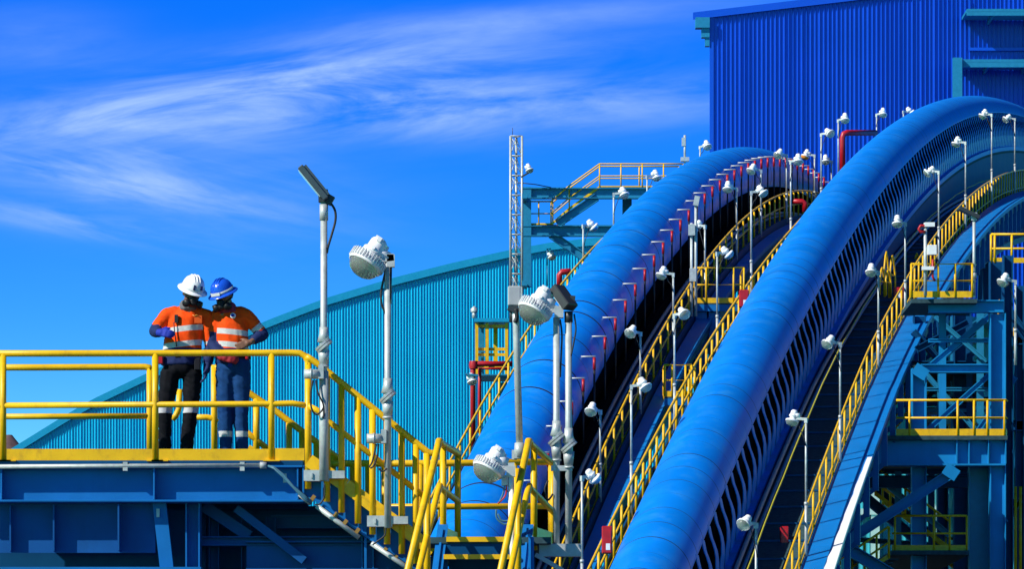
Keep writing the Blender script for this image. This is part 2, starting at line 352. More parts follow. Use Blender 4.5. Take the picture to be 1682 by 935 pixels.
def conveyor(cv, D0, D1, th0, th1, name, label, seam, wr, pitch, strength):
    t = thing(name, label, 'conveyor', (cv.pt(D0).x, D0, 0))
    b = MB(); n = int((D1-D0)/pitch); NT = 36; K = NT+1; vs = []; fm = []
    for i in range(n):
        k_ = random.random(); sm_ = seam*(.3 if k_ < .45 else 1.0 if k_ < .8 else 1.6); jit = random.uniform(-.003, .003)
        for d, rr, mt in ((D0+i*pitch, cv.R, 0), (D0+(i+1)*pitch-sm_-.004, cv.R, 0), (D0+(i+1)*pitch-sm_, cv.R, 1)):
            vs += [cv.pt(d, rr*math.sin(th0+(th1-th0)*q/NT), rr*math.cos(th0+(th1-th0)*q/NT)) for q in range(K)]; fm.append(mt)
    for r_ in range(len(fm)-1): b.add([], [(r_*K+q, r_*K+q+1, (r_+1)*K+q+1, (r_+1)*K+q) for q in range(NT)], fm[r_], True)
    b.v = vs
    for th in (th0, th1):
        sgn = 1 if th > 0 else -1
        cv.sweep(b, D0, D1-.5, 2.0, [(cv.R*math.sin(th)-sgn*.002, cv.R*math.cos(th)+.001), (cv.R*math.sin(th)-sgn*.035, cv.R*math.cos(th)), (cv.R*math.sin(th)-sgn*.035, cv.R*math.cos(th)+.05), (cv.R*math.sin(th)-sgn*.004, cv.R*math.cos(th)+.05)])
    b.build('hood', [TUBE, SEAM], t)
    b = MB(); cv.sweep(b, D0, D1, 2.0, rect(-.86, .88, -1.60, -.05)); b.build('belt_shade_core', DARK, t)  # belt core made a full black box to stand for shade inside the hood
    wl = -1.95 if cv is near else -2.06; b = MB(); cv.sweep(b, D0, D1, 2.0, rect(wl, -1.31, -1.72, -1.64)); cv.sweep(b, D0, D1, 2.0, rect(-1.29, 1.29, -1.74, -1.66)); cv.sweep(b, D0, D1, 2.0, rect(1.31, wr, -1.72, -1.64)); b.build('walkway', DECK, t)
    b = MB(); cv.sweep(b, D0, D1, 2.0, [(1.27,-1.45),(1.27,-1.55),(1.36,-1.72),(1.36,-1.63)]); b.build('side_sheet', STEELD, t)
    for w in (wl-.06, wr+.02):
        b = MB(); cv.sweep(b, D0, D1, 2.0, rect(w, w+.05, -1.95, -1.5)); b.build('stringer', STEELD, t)
    for w in (-1.5, wr-.4):
        b = MB(); cv.sweep(b, D0, D1, 2.0, rect(w, w+.28, -3.75, -3.5))
        cv.sweep(b, D0, D1, 2.0, rect(w, w+.28, -1.98, -1.73))
        d = D0
        while d < D1-4:
            b.beam(cv.pt(d, w+.14, -3.5), cv.pt(d, w+.14, -1.98), .18, .18)
            b.beam(cv.pt(d, w+.14, -3.5), cv.pt(d+4, w+.14, -1.98), .14, .14); d += 4
        b.build('truss', STEELD, t)
    return t
tn = conveyor(near, 103, 276, R_(-118), R_(80), 'hooded_conveyor', 'nearer blue tube conveyor with open ribs along its right flank', .028, 3.0, 1.12, 1)
tf = conveyor(far, 113, 276, R_(-120), R_(112), 'hooded_conveyor', 'farther blue tube conveyor with red drop pipes on its right flank', .06, 2.10, 1.2, 1)
# ribs under the near hood's right edge
def rib_mesh():
    prof = [(.975,.17),(1.02,-.05),(1.045,-.14),(1.10,-.28),(1.155,-.45),(1.185,-.65),(1.19,-.9),(1.16,-1.15),(1.13,-1.62)]
    b = MB(); wd = [.50,.50,.50,.51,.53,.56,.60,.64,.66]
    for (p0, w0), (p1, w1) in zip(zip(prof, wd), zip(prof[1:], wd[1:])):
        c = []
        for (x, z), w in ((p0, w0), (p1, w1)):
            c += [Vector((x-.025, -w/2, z)), Vector((x, -w/2, z)), Vector((x, w/2, z)), Vector((x-.025, w/2, z))]
        b.add(c, [(0,1,5,4),(1,2,6,5),(2,3,7,6),(3,0,4,7)])
    return b
rz = math.atan2(near.side.y, near.side.x)
rb = None
for i in range(100):
    D = 112+i*1.12
    if rb is None: rb = rib_mesh().build('rib', RIBM, tn, local=True); o = rb
    else: o = rb.copy(); COL.objects.link(o); o.parent = tn
    o.location = near.pt(D)-tn.location; o.rotation_euler = (0, 0, rz)
b = MB(); M3 = Matrix.Rotation(rz, 3, 'Z')
for k in list(range(-7, 0))+list(range(100, 145)):
    D = 112+k*1.12; rm = rib_mesh(); b.add([near.pt(D)+M3@v for v in rm.v], rm.f)
tag(b.build('rib_row', RIBM, tn), kind='stuff')
b = MB(); near.sweep(b, 104, 276, 2., rect(1.12, 1.30, -1.62, -1.45)); b.build('rib_sill', RIBM, tn)
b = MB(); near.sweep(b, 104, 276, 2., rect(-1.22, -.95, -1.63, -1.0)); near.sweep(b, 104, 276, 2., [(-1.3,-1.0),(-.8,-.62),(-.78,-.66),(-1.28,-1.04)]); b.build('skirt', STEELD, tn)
# cover tray outside the right rail (both conveyors), with the white conduit on the near one
def tray(cv, w0, w1, h, D0, D1, par, seamed=True):
    b = MB(); d = D0
    while d < D1:
        cv.sweep(b, d, d+3.98, 2., rect(w0, w1, h-.14, h-random.choice((0,0,.006)))); d += 4.0
    b.build('cover_tray', TRAY, par)
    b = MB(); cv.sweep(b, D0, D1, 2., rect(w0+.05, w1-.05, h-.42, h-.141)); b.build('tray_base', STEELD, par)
tray(near, 3.06, 3.90, -1.45, 104, 274, tn)
tray(far, 2.24, 2.70, -1.70, 113, 270, tf)
bk = None; d = 106
while d < 270:
    if bk is None:
        b = MB(); b.bb((3.05,-.06,-2.05),(3.9,.06,-1.93)); b.bb((3.80,-.07,-2.7),(3.96,.07,-1.62)); b.beam((3.88,.0,-2.62),(2.8,.0,-3.5),.12,.12,0,Vector((0,1,0))); bk = b.build('tray_bracket', STEEL, tn, local=True); o = bk
    else: o = bk.copy(); COL.objects.link(o); o.parent = tn
    o.location = near.pt(d)-Z*near.sag(d)-tn.location; o.rotation_euler = (0,0,rz); d += 2.6
b = MB(); ds = [104+i*.45 for i in range(54)]; vs = []; fs = []
for i, d in enumerate(ds):
    u = i/53; wl_ = 3.80-.30*(1-u)+.05*noise.noise(Vector((d*1.3,0,0)))*(1.3-u)*2; wr_ = 3.93
    vs += [near.pt(d,wl_,-1.446), near.pt(d,wr_,-1.446), near.pt(d,wr_,-1.36), near.pt(d,wl_,-1.37)]
for i in range(53): fs += [(i*4+j,i*4+(j+1)%4,i*4+4+(j+1)%4,i*4+4+j) for j in range(4)]
fs += [(0,1,2,3),(212,213,214,215)]; b.add(vs, fs)
tag(b.build('cable_wrap', WHITE), 'ragged white sheet lying along the right edge of the lower cover tray', 'sheet')
# drop pipes on the far conveyor
dp = None
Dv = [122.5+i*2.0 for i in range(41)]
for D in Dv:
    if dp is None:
        b = MB(); b.tube([(1.20,0,.68),(1.20,0,.34)], .042, 8); b.tube([(1.20,0,.34),(1.20,0,-1.35)], .028, 8, 1); b.tube([(1.20,0,-1.35),(1.20,0,-1.62)], .03, 8); dp = b.build('drop_pipe', [RED, BLACK], tf, local=True)  # red pipe, its middle coloured black to stand for the hood's shade
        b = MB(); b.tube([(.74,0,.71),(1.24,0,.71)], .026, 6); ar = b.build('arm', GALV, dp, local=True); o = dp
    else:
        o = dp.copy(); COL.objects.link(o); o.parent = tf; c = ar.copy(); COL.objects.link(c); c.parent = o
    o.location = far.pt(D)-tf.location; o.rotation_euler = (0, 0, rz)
# cable arcs hugging the far hood beside the arms are part of its seams; the walkway behind gets pipes
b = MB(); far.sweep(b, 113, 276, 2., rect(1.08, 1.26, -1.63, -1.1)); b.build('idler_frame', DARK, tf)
for cv, par, w0, w1 in ((near, tn, 1.42, 2.92), (far, tf, 1.30, 2.0)):
    tb = None
    for k in range(96):
        d = 112+k*1.5
        if tb is None: b = MB(); b.bb((w0,-.045,-1.64),(w1,.045,-1.59)); tb = b.build('tread_bar', STEELD, par, local=True); o = tb
        else: o = tb.copy(); COL.objects.link(o); o.parent = par
        o.location = cv.pt(d, 2.0, -1.0)-cv.side*2.0+Z-par.location; o.rotation_euler = (0,0,rz)
    for k, (w, h, r) in enumerate(((w0+.02, -1.42, .06), (w0+.16, -1.52, .05))):
        b = MB(); b.tube([cv.pt(d, w, h) for d in range(115, 262, 3)], r, 6); b.build('service_pipe', TEALS if k else GREYB, par)
# trestle legs
for cv, par, ds in ((near, tn, (128, 164, 204, 244)), (far, tf, (134, 168, 204, 244))):
    for d in ds:
        for w in (-1.2, 1.7):
            p = cv.pt(d, w, -3.6); b = MB(); b.ibeam((p.x+(.8 if w > 0 else -.8), p.y, 0), p, .3, .35); b.build('trestle_leg', STEELD, par)

# ------------------------------------------------------------------ railings
def railing(label, base, H, posts, group=None, r=.027, mid=.53, toe=.12, drop=.0, name='guard_rail', ends=(0, 0), toe_off=Vector((0,0,0))):
    """base: polyline at deck level; posts: list of base points (or None to use base)"""
    t = thing(name, label, 'railing', base[0], group)
    up = Vector((0, 0, H)); b = MB(); b.tube([p+up for p in base], r, 8); b.build('top_rail', YEL, t)
    if mid: b = MB(); b.tube([p+up*mid for p in base], r*.85, 8); b.build('mid_rail', YEL, t)
    if toe:
        b = MB()
        for a, c in zip(base, base[1:]): b.beam(a+Z*(toe/2)+toe_off, c+Z*(toe/2)+toe_off, .012, toe)
        b.build('toe_board', YEL, t)
    for p in (posts or base):
        b = MB(); b.tube([p-Z*drop, p+up], r*.95, 8); b.build('post', YEL, t)
    return t
def conv_rail(cv, D0, D1, w, h, H, label, step=1.55, group='conveyor walkway railings', r=.034, mid=.53):
    ds = []; d = D0
    while d <= D1: ds.append(d); d += step
    ds2 = ds[:98]; t = railing(label, [cv.pt(d, w, h) for d in ds2], H, None, group, r, mid, toe=.10)
    return t
conv_rail(near, 104, 256, -1.86, -1.64, 1.12, 'yellow railing up the left side of the nearer blue tube', 1.3, r=.04)
conv_rail(near, 104, 262, 2.98, -1.64, 1.12, 'yellow railing between the dark right walkway and the sloping blue cover tray', 1.62, mid=.30)
conv_rail(far, 115, 252, -1.97, -1.64, 1.12, 'yellow railing up the left side of the farther blue tube, against the teal shed')
conv_rail(far, 115, 252, 2.06, -1.64, 1.05, 'brownish yellow railing along the right walkway of the farther tube')

# ------------------------------------------------------------------ light poles with wrapped white lamps
def lamp_parts(t, H, d, head=1.0, glow=False, tilt=32, arm=.34, pr=.035):
    """pole at local origin, lamp reaching d (-1 left, +1 right)"""
    b = MB(); b.tube([(0,0,0),(0,0,H*.42)], pr*1.12, 8); b.tube([(0,0,H*.42),(0,0,H)], pr*.85, 8); b.tube([(0,0,H*.42-.04),(0,0,H*.42+.04)], pr*1.5, 8); b.build('pole', GALV, t, local=True)
    b = MB(); b.box((0,0,H), (.075,.08,.13)); b.beam((0,0,H+.03), (d*arm*.75,-.02,H+.06), .06, .07); b.build('arm', GALV, t, local=True)
    head_at(t, Vector((d*arm, -.03, H+.06)), d, tilt, head, AMBER if glow else None)
    b = MB(); q = random.uniform(.3, .6); b.tube([(d*arm*.6,-.03,H), (d*arm*.45,-.05,H-.18), (d*.06,-.05,H-q*.8), (0,-.045,H-q-.15)], .012, 5); b.build('cable', BLACK, t, local=True)
def head_at(t, c, d, tilt, k=1.0, amber=None, fine=False):
    k *= .78
    M = Matrix.Translation(c)@Matrix.Rotation(R_(tilt)*(1 if d < 0 else -1), 4, 'Y')@Matrix.Rotation(R_(-14), 4, 'X')@Matrix.Diagonal((k,k,k,1))
    n = 28 if fine else 12
    b = MB(); b.lathe([(.001,.285),(.07,.28),(.105,.25),(.115,.2),(.115,.12),(.125,.11),(.125,.05),(.10,.03),(.105,-.02),(.15,-.05)], M, n)
    b.lathe([(.13,.115),(.142,.105),(.142,.06),(.13,.05)], M, n)
    if fine:
        for j in range(3):
            a = j*2.1+.4; b.box(M@Vector((.115*math.cos(a), .115*math.sin(a), .23)), (.05,.05,.06), M.to_3x3()); b.tube([M@Vector((.128*math.cos(a),.128*math.sin(a),.09)), M@Vector((.155*math.cos(a),.155*math.sin(a),.09))], .018, 8)
        for j in range(2):
            b.box(M@Vector((.06*math.cos(j*2+1), .06*math.sin(j*2+1), .285)), (.045,.03,.04), M.to_3x3())
    # knuckle towards the arm
    b.tube([M@Vector((0,0,.1)), M@Vector((-d*.20,0,.12))], .065, 12)
    h = b.build('lamp_head', WHITE, t, local=True)
    b = MB(); b.lathe([(.14,-.035),(.19,-.05),(.218,-.065),(.222,-.12),(.205,-.125),(.19,-.08),(.14,-.045)], M, n)
    for j in range(36 if fine else 0):
        a = 2*math.pi*j/36; cpt = M@Vector((.20*math.cos(a), .20*math.sin(a), -.04))
        b.box(cpt, (.085,.009,.10), M.to_3x3()@Matrix.Rotation(a, 3, 'Z'))
    b.build('fin_ring', WHITE, h, local=True)
    b = MB(); b.lathe([(.205,-.118),(.19,-.17),(.155,-.215),(.10,-.245),(.04,-.258),(.001,-.26)], M, n); b.build('glass_dome', amber or LENS, h, local=True)
    return h
PC = [None, None]
def pole_at(base, H, d, label, group, glow=False, head=1.0, rz=0.0):
    t = thing('light_pole', label, 'lamp post', base, group); lamp_parts(t, H, d, head, glow, tilt=random.uniform(8, 52)); t.rotation_euler = (0, 0, rz)
    return t
def conv_poles(cv, w, h, lst, d, fmt, group, hs=1.0):
    for i, (px, py, *k) in enumerate(lst):
        D = cv.findD(px, w); base = cv.pt(D, w, h); zt = EYE+(HY-py)/F*D-.06
        pole_at(base, zt-base.z, d, fmt % ORD[i], group, bool(k), hs, random.uniform(-.75, .75))
conv_poles(near, 3.08, -1.64, [(1242,862),(1324,690),(1380,566),(1443,449),(1487,369),(1542,284),(1586,236),(1629,190),(1667,197)], -1,
           'white lamp on thin pole, %s counting up the right walkway of the nearer tube', 'lamp posts on the right walkway of the nearer tube')
conv_poles(near, -1.95, -1.64, [(956,781),(1037,631),(1108,514),(1178,412),(1234,312),(1299,262),(1349,217),(1377,194),(1440,185),(1484,180)], 1,
           'white lamp on thin pole, %s counting up the left railing of the nearer tube', 'lamp posts on the left railing of the nearer tube')
conv_poles(far, 2.16, -1.64, [(986,676),(1052,548),(1106,451),(1158,372),(1210,311),(1250,281),(1292,256),(1338,256,1),(1366,266)], -1,
           'white lamp on thin pole, %s counting up the right walkway of the farther tube', 'lamp posts on the right walkway of the farther tube')
conv_poles(far, -2.05, -1.64, [(958,367),(1008,315),(1063,286),(1150,238)], 1,
           'small lamp on thin pole, %s counting up behind the farther tube', 'lamp posts behind the farther tube')
# pull cord
b = MB(); b.tube([near.pt(d, 1.95, -.85+.02*math.sin(d)) for d in [106+i*2 for i in range(55)]], .022, 5)
tag(b.build('pull_cord', CORD), 'thin yellow safety cord running up the dark walkway beside the ribs', 'cord')

# ------------------------------------------------------------------ far steel platform with lattice mast, left of the far tube
DM = 178.
cant = thing('steel_platform', 'teal cantilever steel platform with braces left of the farther tube top', 'platform', (P(960,0,DM).x, DM, 0))
def fb(name, mat, par, segs, D, dep, ww=None):
    """beams between pixel pairs at distance D with depth dep (Y) and height from px"""
    for (x0, y0, x1, y1, hpx) in segs:
        h = hpx/F*D; b = MB(); b.ibeam(P(x0,y0,D), P(x1,y1,D), dep, h, .03); b.build(name, mat, par)
fb('beam', TEALS, cant, [(858,318,1085,318,17),(858,380,1010,380,17)], DM, .35)
fb('beam', TEALS, cant, [(858,316,1085,316,15),(858,378,1010,378,15)], DM+3, .3)
fb('brace', TEALS, cant, [(915,368,980,324,13),(905,385,972,432,13)], DM+.02, .28)
b = MB(); b.ibeam(P(866,472,DM), P(866,308,DM), .3, .3); b.build('column', TEALS, cant)
for px in (1090, 1030):
    b = MB(); p = P(px, 380, DM+3); b.ibeam((p.x,p.y,0), P(px, 318, DM+3), .35, .35); b.build('column', TEALS, cant)
b = MB(); a = P(985,310,DM); c = P(1120,310,DM); b.bb((a.x,DM-.1,a.z),(c.x,DM+3,a.z+.05)); a = P(860,372,DM); c = P(912,372,DM); b.bb((a.x,DM-.1,a.z),(c.x,DM+3,a.z+.05)); b.build('deck', STEELD, cant)
b = MB()
for i in range(9):
    a = P(908+i*9, 369-i*6.6, DM); b.bb((a.x,DM+.2,a.z-.03),(a.x+.26,DM+1.1,a.z+.02))
b.build('stair', RUST, cant)
HR = 40/F*DM
railing('thin yellow railing on the top deck of the teal cantilever platform', [P(x,y,DM-.05) for x,y in ((905,371),(935,345),(985,309),(1020,309),(1055,309),(1090,309),(1122,309))], HR, None, None, .028, .5, .09)
railing('thin yellow railing round the lower landing beside the lattice mast', [P(x,371,DM-.02) for x in (862,885,908)], 40/F*DM, None, None, .028, .5, .1)
railing('yellow rear railing of the cantilever platform stair', [P(x,y,DM+1.2) for x,y in ((905,375),(935,349),(985,313),(1050,313),(1115,313))], HR, None, None, .028, .5, .0)
mast = thing('lattice_mast', 'slim pale lattice mast standing beside the teal cantilever platform', 'mast', P(847,480,DM-1.2))
DL = DM-1.2; ws = 19/F*DL; x0 = P(838.5,0,DL).x; zb = P(0,482,DL).z; zt = P(0,223,DL).z
for (dx, dy) in ((0,0),(ws,0),(ws/2,ws*.85)):
    b = MB(); b.tube([(x0+dx,DL+dy,zb),(x0+dx,DL+dy,zt)], .045, 8); b.build('leg', GALV, mast)
b = MB(); n = 8; hz = (zt-zb)/n; cs = [Vector((x0,DL,0)),Vector((x0+ws,DL,0)),Vector((x0+ws/2,DL+ws*.85,0))]
for i in range(n):
    for k in range(3):
        a, c = cs[k], cs[(k+1) % 3]; z0 = zb+i*hz; b.tube([a+Z*z0, c+Z*z0], .022, 5); b.tube([a+Z*z0, c+Z*(z0+hz)], .017, 5) if k else None; b.tube([c+Z*z0, a+Z*(z0+hz)], .017, 5) if k != 1 else None
for k in range(3): b.tube([cs[k]+Z*zt, cs[(k+1) % 3]+Z*zt], .022, 5)
b.build('lacing', GALV, mast)
b = MB(); b.bb((x0+ws, DL-.1, P(0,470,DL).z), (P(866,0,DL).x, DL+1.1, P(0,462,DL).z)); b.bb((x0+ws, DL-.05, P(0,326,DL).z), (P(866,0,DL).x, DL+1.1, P(0,318,DL).z)); b.build('clamp', TEALS, mast)
b = MB(); b.tube([P(842,222,DL), P(842,210,DL)], .012, 5); b.tube([P(852,300,DL),P(880,303,DL),P(905,308,DL+1)], .02, 5); b.build('aerial', DGREY, mast)
t = thing('mast_lamp', 'small white lamp clamped to the lattice mast near its top', 'lamp', P(858,292,DL-.1))
b = MB(); b.beam(P(856,291,DL-.1), P(868,284,DL-.1), .05, .06); b.build('arm', DGREY, t); 
head_at(t, P(869,277,DL-.1)-t.location, 1, 18, .9)
t = thing('wall_lamp', 'lone white lamp hanging in front of the teal shed wall below the cantilever platform', 'lamp', P(905,440,DM+1))
b = MB(); b.tube([P(899,436,DM+1),P(899,409,DM+1),P(905,409,DM+1)], .03, 6); b.tube([P(899,436,DM+1), P(899,470,DM+1)], .03, 6); b.build('arm', TEALS, t); head_at(t, P(906,420,DM+1)-t.location, 1, 15, .95)
t = thing('antenna_pole', 'thin bare pole with small boxes sticking up behind the farther tube crest', 'pole', far.pt(far.findD(1125,-1.2), -1.2, .1))
D = t.location.y; b = MB(); b.tube([P(1125,268,D), P(1125,222,D)], .045, 8); b.build('pole', GALV, t); b = MB(); b.box(P(1123,233,D), (.14,.12,.3)); b.box(P(1125,262,D),(.3,.3,.14)); b.build('box', GALV, t)

# ------------------------------------------------------------------ small yellow gantry and red pipes left of the far tube
DG = 150.
gn = thing('access_frame', 'small yellow and teal access frame with roof in front of the teal shed', 'frame', P(806,620,DG))
b = MB(); a = P(779,524,DG); c = P(836,530,DG); b.bb((a.x,DG-.2,c.z),(c.x,DG+2,a.z)); b.build('roof', TEALT, gn)
for x in (783, 800, 832): b = MB(); b.beam(P(x,615,DG), P(x,531,DG), .1, .1); b.build('post', YEL, gn)
for x in (790,): b = MB(); b.beam(P(x,615,DG+.3), P(x,531,DG+.3), .2, .16); b.build('column', TEALS, gn)
for y in (536, 574, 583, 602): b = MB(); b.beam(P(783,y,DG+.1), P(832,y,DG+.1), .06, .09); b.build('bar', YEL, gn)
b = MB(); b.beam(P(814,600,DG+1.5), P(814,531,DG+1.5), .14, .12); b.build('post', YEL, gn)
b = MB(); a = P(786,615,DG-.3); c = P(846,623,DG+1); b.bb((a.x,DG-.3,c.z),(c.x,DG+2,a.z)); b.build('base_beam', TEALS, gn)
b = MB(); a = P(795,624,DG); b.ibeam((a.x+.6,DG+1,0),(a.x+.6,DG+1,a.z-.02), .3,.3); b.build('leg', TEALS, gn)
b = MB(); b.tube([P(779,523,DG), P(779,512,DG)], .07, 8); b.lathe([(.11,0),(.12,.1),(.001,.2)], Matrix.Translation(P(779,513,DG)), 10); b.build('beacon', GALV, gn)
rp = thing('red_pipe', 'red fire main with elbow rising beside the left railing of the farther tube', 'pipe', P(778,720,DG-2))
Dp = DG-2
b = MB(); b.tube([P(777,735,Dp),P(777,603,Dp),P(780,598,Dp),P(842,598,Dp)], .085, 8); b.lathe([(.13,-.12),(.15,0),(.13,.12)], Matrix.Translation(P(778,600,Dp)), 10); b.build('pipe', RED, rp)
b = MB(); b.tube([P(788,712,Dp+.3),P(788,606,Dp+.3),P(838,606,Dp+.3)], .06, 8); b.build('branch_pipe', RED, rp)
t = thing('wall_lamp', 'white lamp fixed beside the red fire main left of the farther tube', 'lamp', P(775,640,Dp-.4))
b = MB(); b.beam(P(764,615,Dp-.4), P(786,618,Dp-.4), .3, .05); b.build('arm', TEALS, t); head_at(t, P(775,624,Dp-.4)-t.location, 1, 12, .95)
b = MB(); b.tube([P(919,470,150),P(919,452,150),P(923,447,150),P(938,446,150)], .10, 10)
tag(b.build('red_pipe', RED), 'short red pipe elbow poking above the left railing of the farther tube', 'pipe')
Dq = near.findD(1383,-1.9)+4
b = MB(); b.tube([P(1384,290,Dq),P(1384,226,Dq),P(1386,220,Dq),P(1391,218,Dq),P(1438,218,Dq+2)], .115, 12)
tag(b.build('red_pipe', RED), 'bright red pipe bending at a right angle before the cobalt building', 'pipe')
b = MB(); b.tube([P(1297,331,172),P(1318,331,172),P(1322,334,172),P(1322,348,172)], .10, 10)
tag(b.build('red_pipe', RED), 'short red pipe between the two tubes near the crest of the farther walkway', 'pipe')
def redbox(px, py, w, h, D, label):
    t = thing('hose_box', label, 'fire box', P(px, py+h/2, D)); b = MB(); c = P(px, py, D); b.box(c, (w/F*D, .35, h/F*D)); b.build('cabinet', RED, t, bevel=.02)
    b = MB(); b.box(c+Vector((0,-.185,-.05)), (w/F*D*.78, .015, h/F*D*.8)); b.build('door', RED, t, bevel=.004)
    b = MB(); b.box(c+Vector((.02,-.197,-.26*h/F*D)), (.1,.004,.16)); b.build('sticker', WHITE, t)
redbox(997, 888, 17, 45, near.findD(997,-1.5)-.6, 'red hose box on the left railing at the foot of the nearer tube')
redbox(1222, 491, 16, 28, near.findD(1222,-1.3), 'red hose box halfway up the left side of the nearer tube')
redbox(1288, 889, 14, 46, near.findD(1288,2.35), 'shaded red hose box behind the right walkway railing at bottom')
redbox(1476, 482, 17, 18, near.findD(1476,2.6), 'small dark red box beside the yellow hoops on the right walkway')

# ------------------------------------------------------------------ yellow landings between the tubes
def landing(label, x0, x1, yt, yb, D, dep, name='landing', col=None, posts=None, rlabel=None):
    t = thing(name, label, 'platform', P((x0+x1)/2, yb, D))
    b = MB(); a = P(x0,yb,D); c = P(x1,yb,D); b.bb((a.x,D,a.z-.25),(c.x,D+dep,a.z-.05)); b.build('deck_frame', STEEL, t)
    b = MB(); b.bb((a.x,D,a.z-.045),(c.x,D+dep,a.z)); b.build('deck', DECK, t)
    for cx_, w in (col or ()):
        b = MB(); p = P(cx_, yb, D); b.ibeam((p.x,D+.4,0.),(p.x,D+.4,a.z-.26), .35, w/F*D); b.build('column', STEEL, t)
    H = (yb-yt)/F*D; base = [P(x0,yb,D+dep), P(x0,yb,D), P(x1,yb,D), P(x1,yb,D+dep)]
    base[0].z = base[3].z = a.z; base[0].x = a.x; base[3].x = c.x
    xs = posts or [x0, (x0+x1)/2, x1]; ps = [base[0]]+[P(x,yb,D) for x in xs]+[base[3]]
    return t, railing(rlabel, base, H, ps, None, .032, .52, .16)
Dl = 146.
landing('blue landing on a column between the two tubes', 1141, 1222, 440, 498, Dl, 2.0, col=((1152,24),(1174,24)), posts=[1141,1160,1205,1222], rlabel='bright yellow railing of the upper landing between the two tubes')
landing('lower landing between the two tubes half hidden by a railing', 1092, 1136, 600, 652, 135., 1.2, col=((1110,16),), posts=[1092,1104,1126,1136], rlabel='bright yellow railing of the lower landing between the two tubes')
t = thing('instrument_poles', 'pair of thin poles with grey boxes in front of the upper yellow landing', 'pole', P(1140,500,145.4))
for x, y0 in ((1136,368),(1143,330)): b = MB(); b.tube([P(x,520,145.4), P(x,y0,145.4)], .045, 8); b.build('pole', GALV, t)
b = MB(); b.box(P(1136,378,145.3), (.2,.16,.34)); b.build('box', GALV, t); b = MB(); b.box(P(1144,330,145.3), (.16,.14,.3), Matrix.Rotation(.2,3,'Y')); b.build('box', GALV, t); b = MB(); b.box(P(1138,452,145.3), (.2,.15,.4)); b.build('box', GALV, t)
# yellow hooped gates on the right walkway
for (x, y0, y1, lab) in ((1456, 414, 488, 'tall yellow hooped gate standing on the right walkway of the nearer tube'), (1449, 440, 486, 'lower yellow hooped gate beside the tall one on the right walkway'), (1506, 416, 450, 'small yellow hooped gate behind the upper landing of the steel tower')):
    D = near.findD(x, 2.1); c0 = P(x, y1, D); H = (y1-y0)/F*D; wd = .16
    t = thing('hoop_gate', lab, 'gate', c0)
    for k in (0, 1):
        b = MB(); o_ = c0+Vector((.22*k, .25*k, 0)); pts = [o_+Vector((-.10,-.28,0)), o_+Vector((-.10,-.28,H*.55)), o_+Vector((-.04,-.16,H*.9)), o_+Vector((0,0,H*(1 if k == 0 else .93))), o_+Vector((.04,.16,H*.9)), o_+Vector((.10,.28,H*.55)), o_+Vector((.10,.28,0))]
        b.tube(pts, .032, 7); b.tube([o_+Vector((-.09,-.26,H*.5)), o_+Vector((.09,.26,H*.5))], .026, 6); b.build('hoop', YEL, t)

# ------------------------------------------------------------------ right steel tower
DT = 134.
tw = thing('steel_tower', 'blue braced steel transfer tower at the right edge', 'tower', P(1580,0,DT)*1)
tw.location = (P(1580,0,DT).x, DT, 0)
def vcol(px, ytop, D, wpx, dep=.45, mat=TSTEEL, nm='column'):
    p = P(px, ytop, D); b = MB(); b.ibeam((p.x,D,0), p, dep, wpx/F*D, .03, 0, Vector((1,0,0))); b.build(nm, mat, tw)
def hb(x0, y0, x1, y1, hpx, D, dep=.35, mat=TSTEEL, nm='beam'):
    b = MB(); b.ibeam(P(x0,y0,D), P(x1,y1,D), dep, hpx/F*D, .03); b.build(nm, mat, tw)
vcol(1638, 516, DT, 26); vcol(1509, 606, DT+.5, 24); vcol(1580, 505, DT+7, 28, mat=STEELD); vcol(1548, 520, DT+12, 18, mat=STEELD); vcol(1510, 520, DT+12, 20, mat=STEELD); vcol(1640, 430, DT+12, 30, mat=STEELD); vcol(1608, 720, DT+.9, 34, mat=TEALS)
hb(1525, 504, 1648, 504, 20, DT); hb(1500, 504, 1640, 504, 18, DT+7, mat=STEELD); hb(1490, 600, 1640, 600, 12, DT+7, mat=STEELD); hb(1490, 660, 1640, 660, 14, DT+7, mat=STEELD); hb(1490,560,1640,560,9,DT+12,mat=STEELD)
hb(1512, 606, 1640, 606, 14, DT+.5); hb(1505, 620, 1600, 545, 12, DT+5, mat=STEELD, nm='brace'); hb(1505, 575, 1590, 530, 11, DT+5.3, mat=STEELD, nm='brace'); hb(1520, 655, 1600, 580, 10, DT+9, mat=STEELD, nm='brace'); hb(1500, 545, 1600, 655, 10, DT+9.3, mat=STEELD, nm='brace')
# deep plate girder carrying the middle platform
b = MB(); a = P(1440,719,DT-.4); c = P(1652,765,DT-.4); b.bb((a.x,DT-.12,c.z+.05),(c.x,DT-.08,a.z-.05)); b.bb((a.x,DT-.38,c.z),(c.x,DT+.2,c.z+.05)); b.bb((a.x,DT-.38,a.z-.05),(c.x,DT+.2,a.z)); 
for x in (1570, 1590, 1622, 1650): b.bb((P(x,0,DT).x-.015,DT-.34,c.z+.05),(P(x,0,DT).x+.015,DT-.12,a.z-.05))
b.build('plate_girder', TSTEEL, tw)
hb(1425, 792, 1600, 792, 20, DT+3, mat=STEELD); hb(1420,775,1600,775,8,DT+6,mat=STEELD)
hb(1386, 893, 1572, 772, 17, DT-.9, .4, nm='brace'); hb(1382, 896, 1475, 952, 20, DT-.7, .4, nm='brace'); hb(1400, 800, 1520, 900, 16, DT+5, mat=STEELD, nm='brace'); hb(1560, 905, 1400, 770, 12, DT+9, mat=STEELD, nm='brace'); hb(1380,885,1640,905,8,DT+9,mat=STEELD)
vcol(1402, 765, DT-.2, 14); vcol(1655, 420, DT+2, 16, mat=STEELD); vcol(1674, 470, DT+4, 14, mat=STEELD)
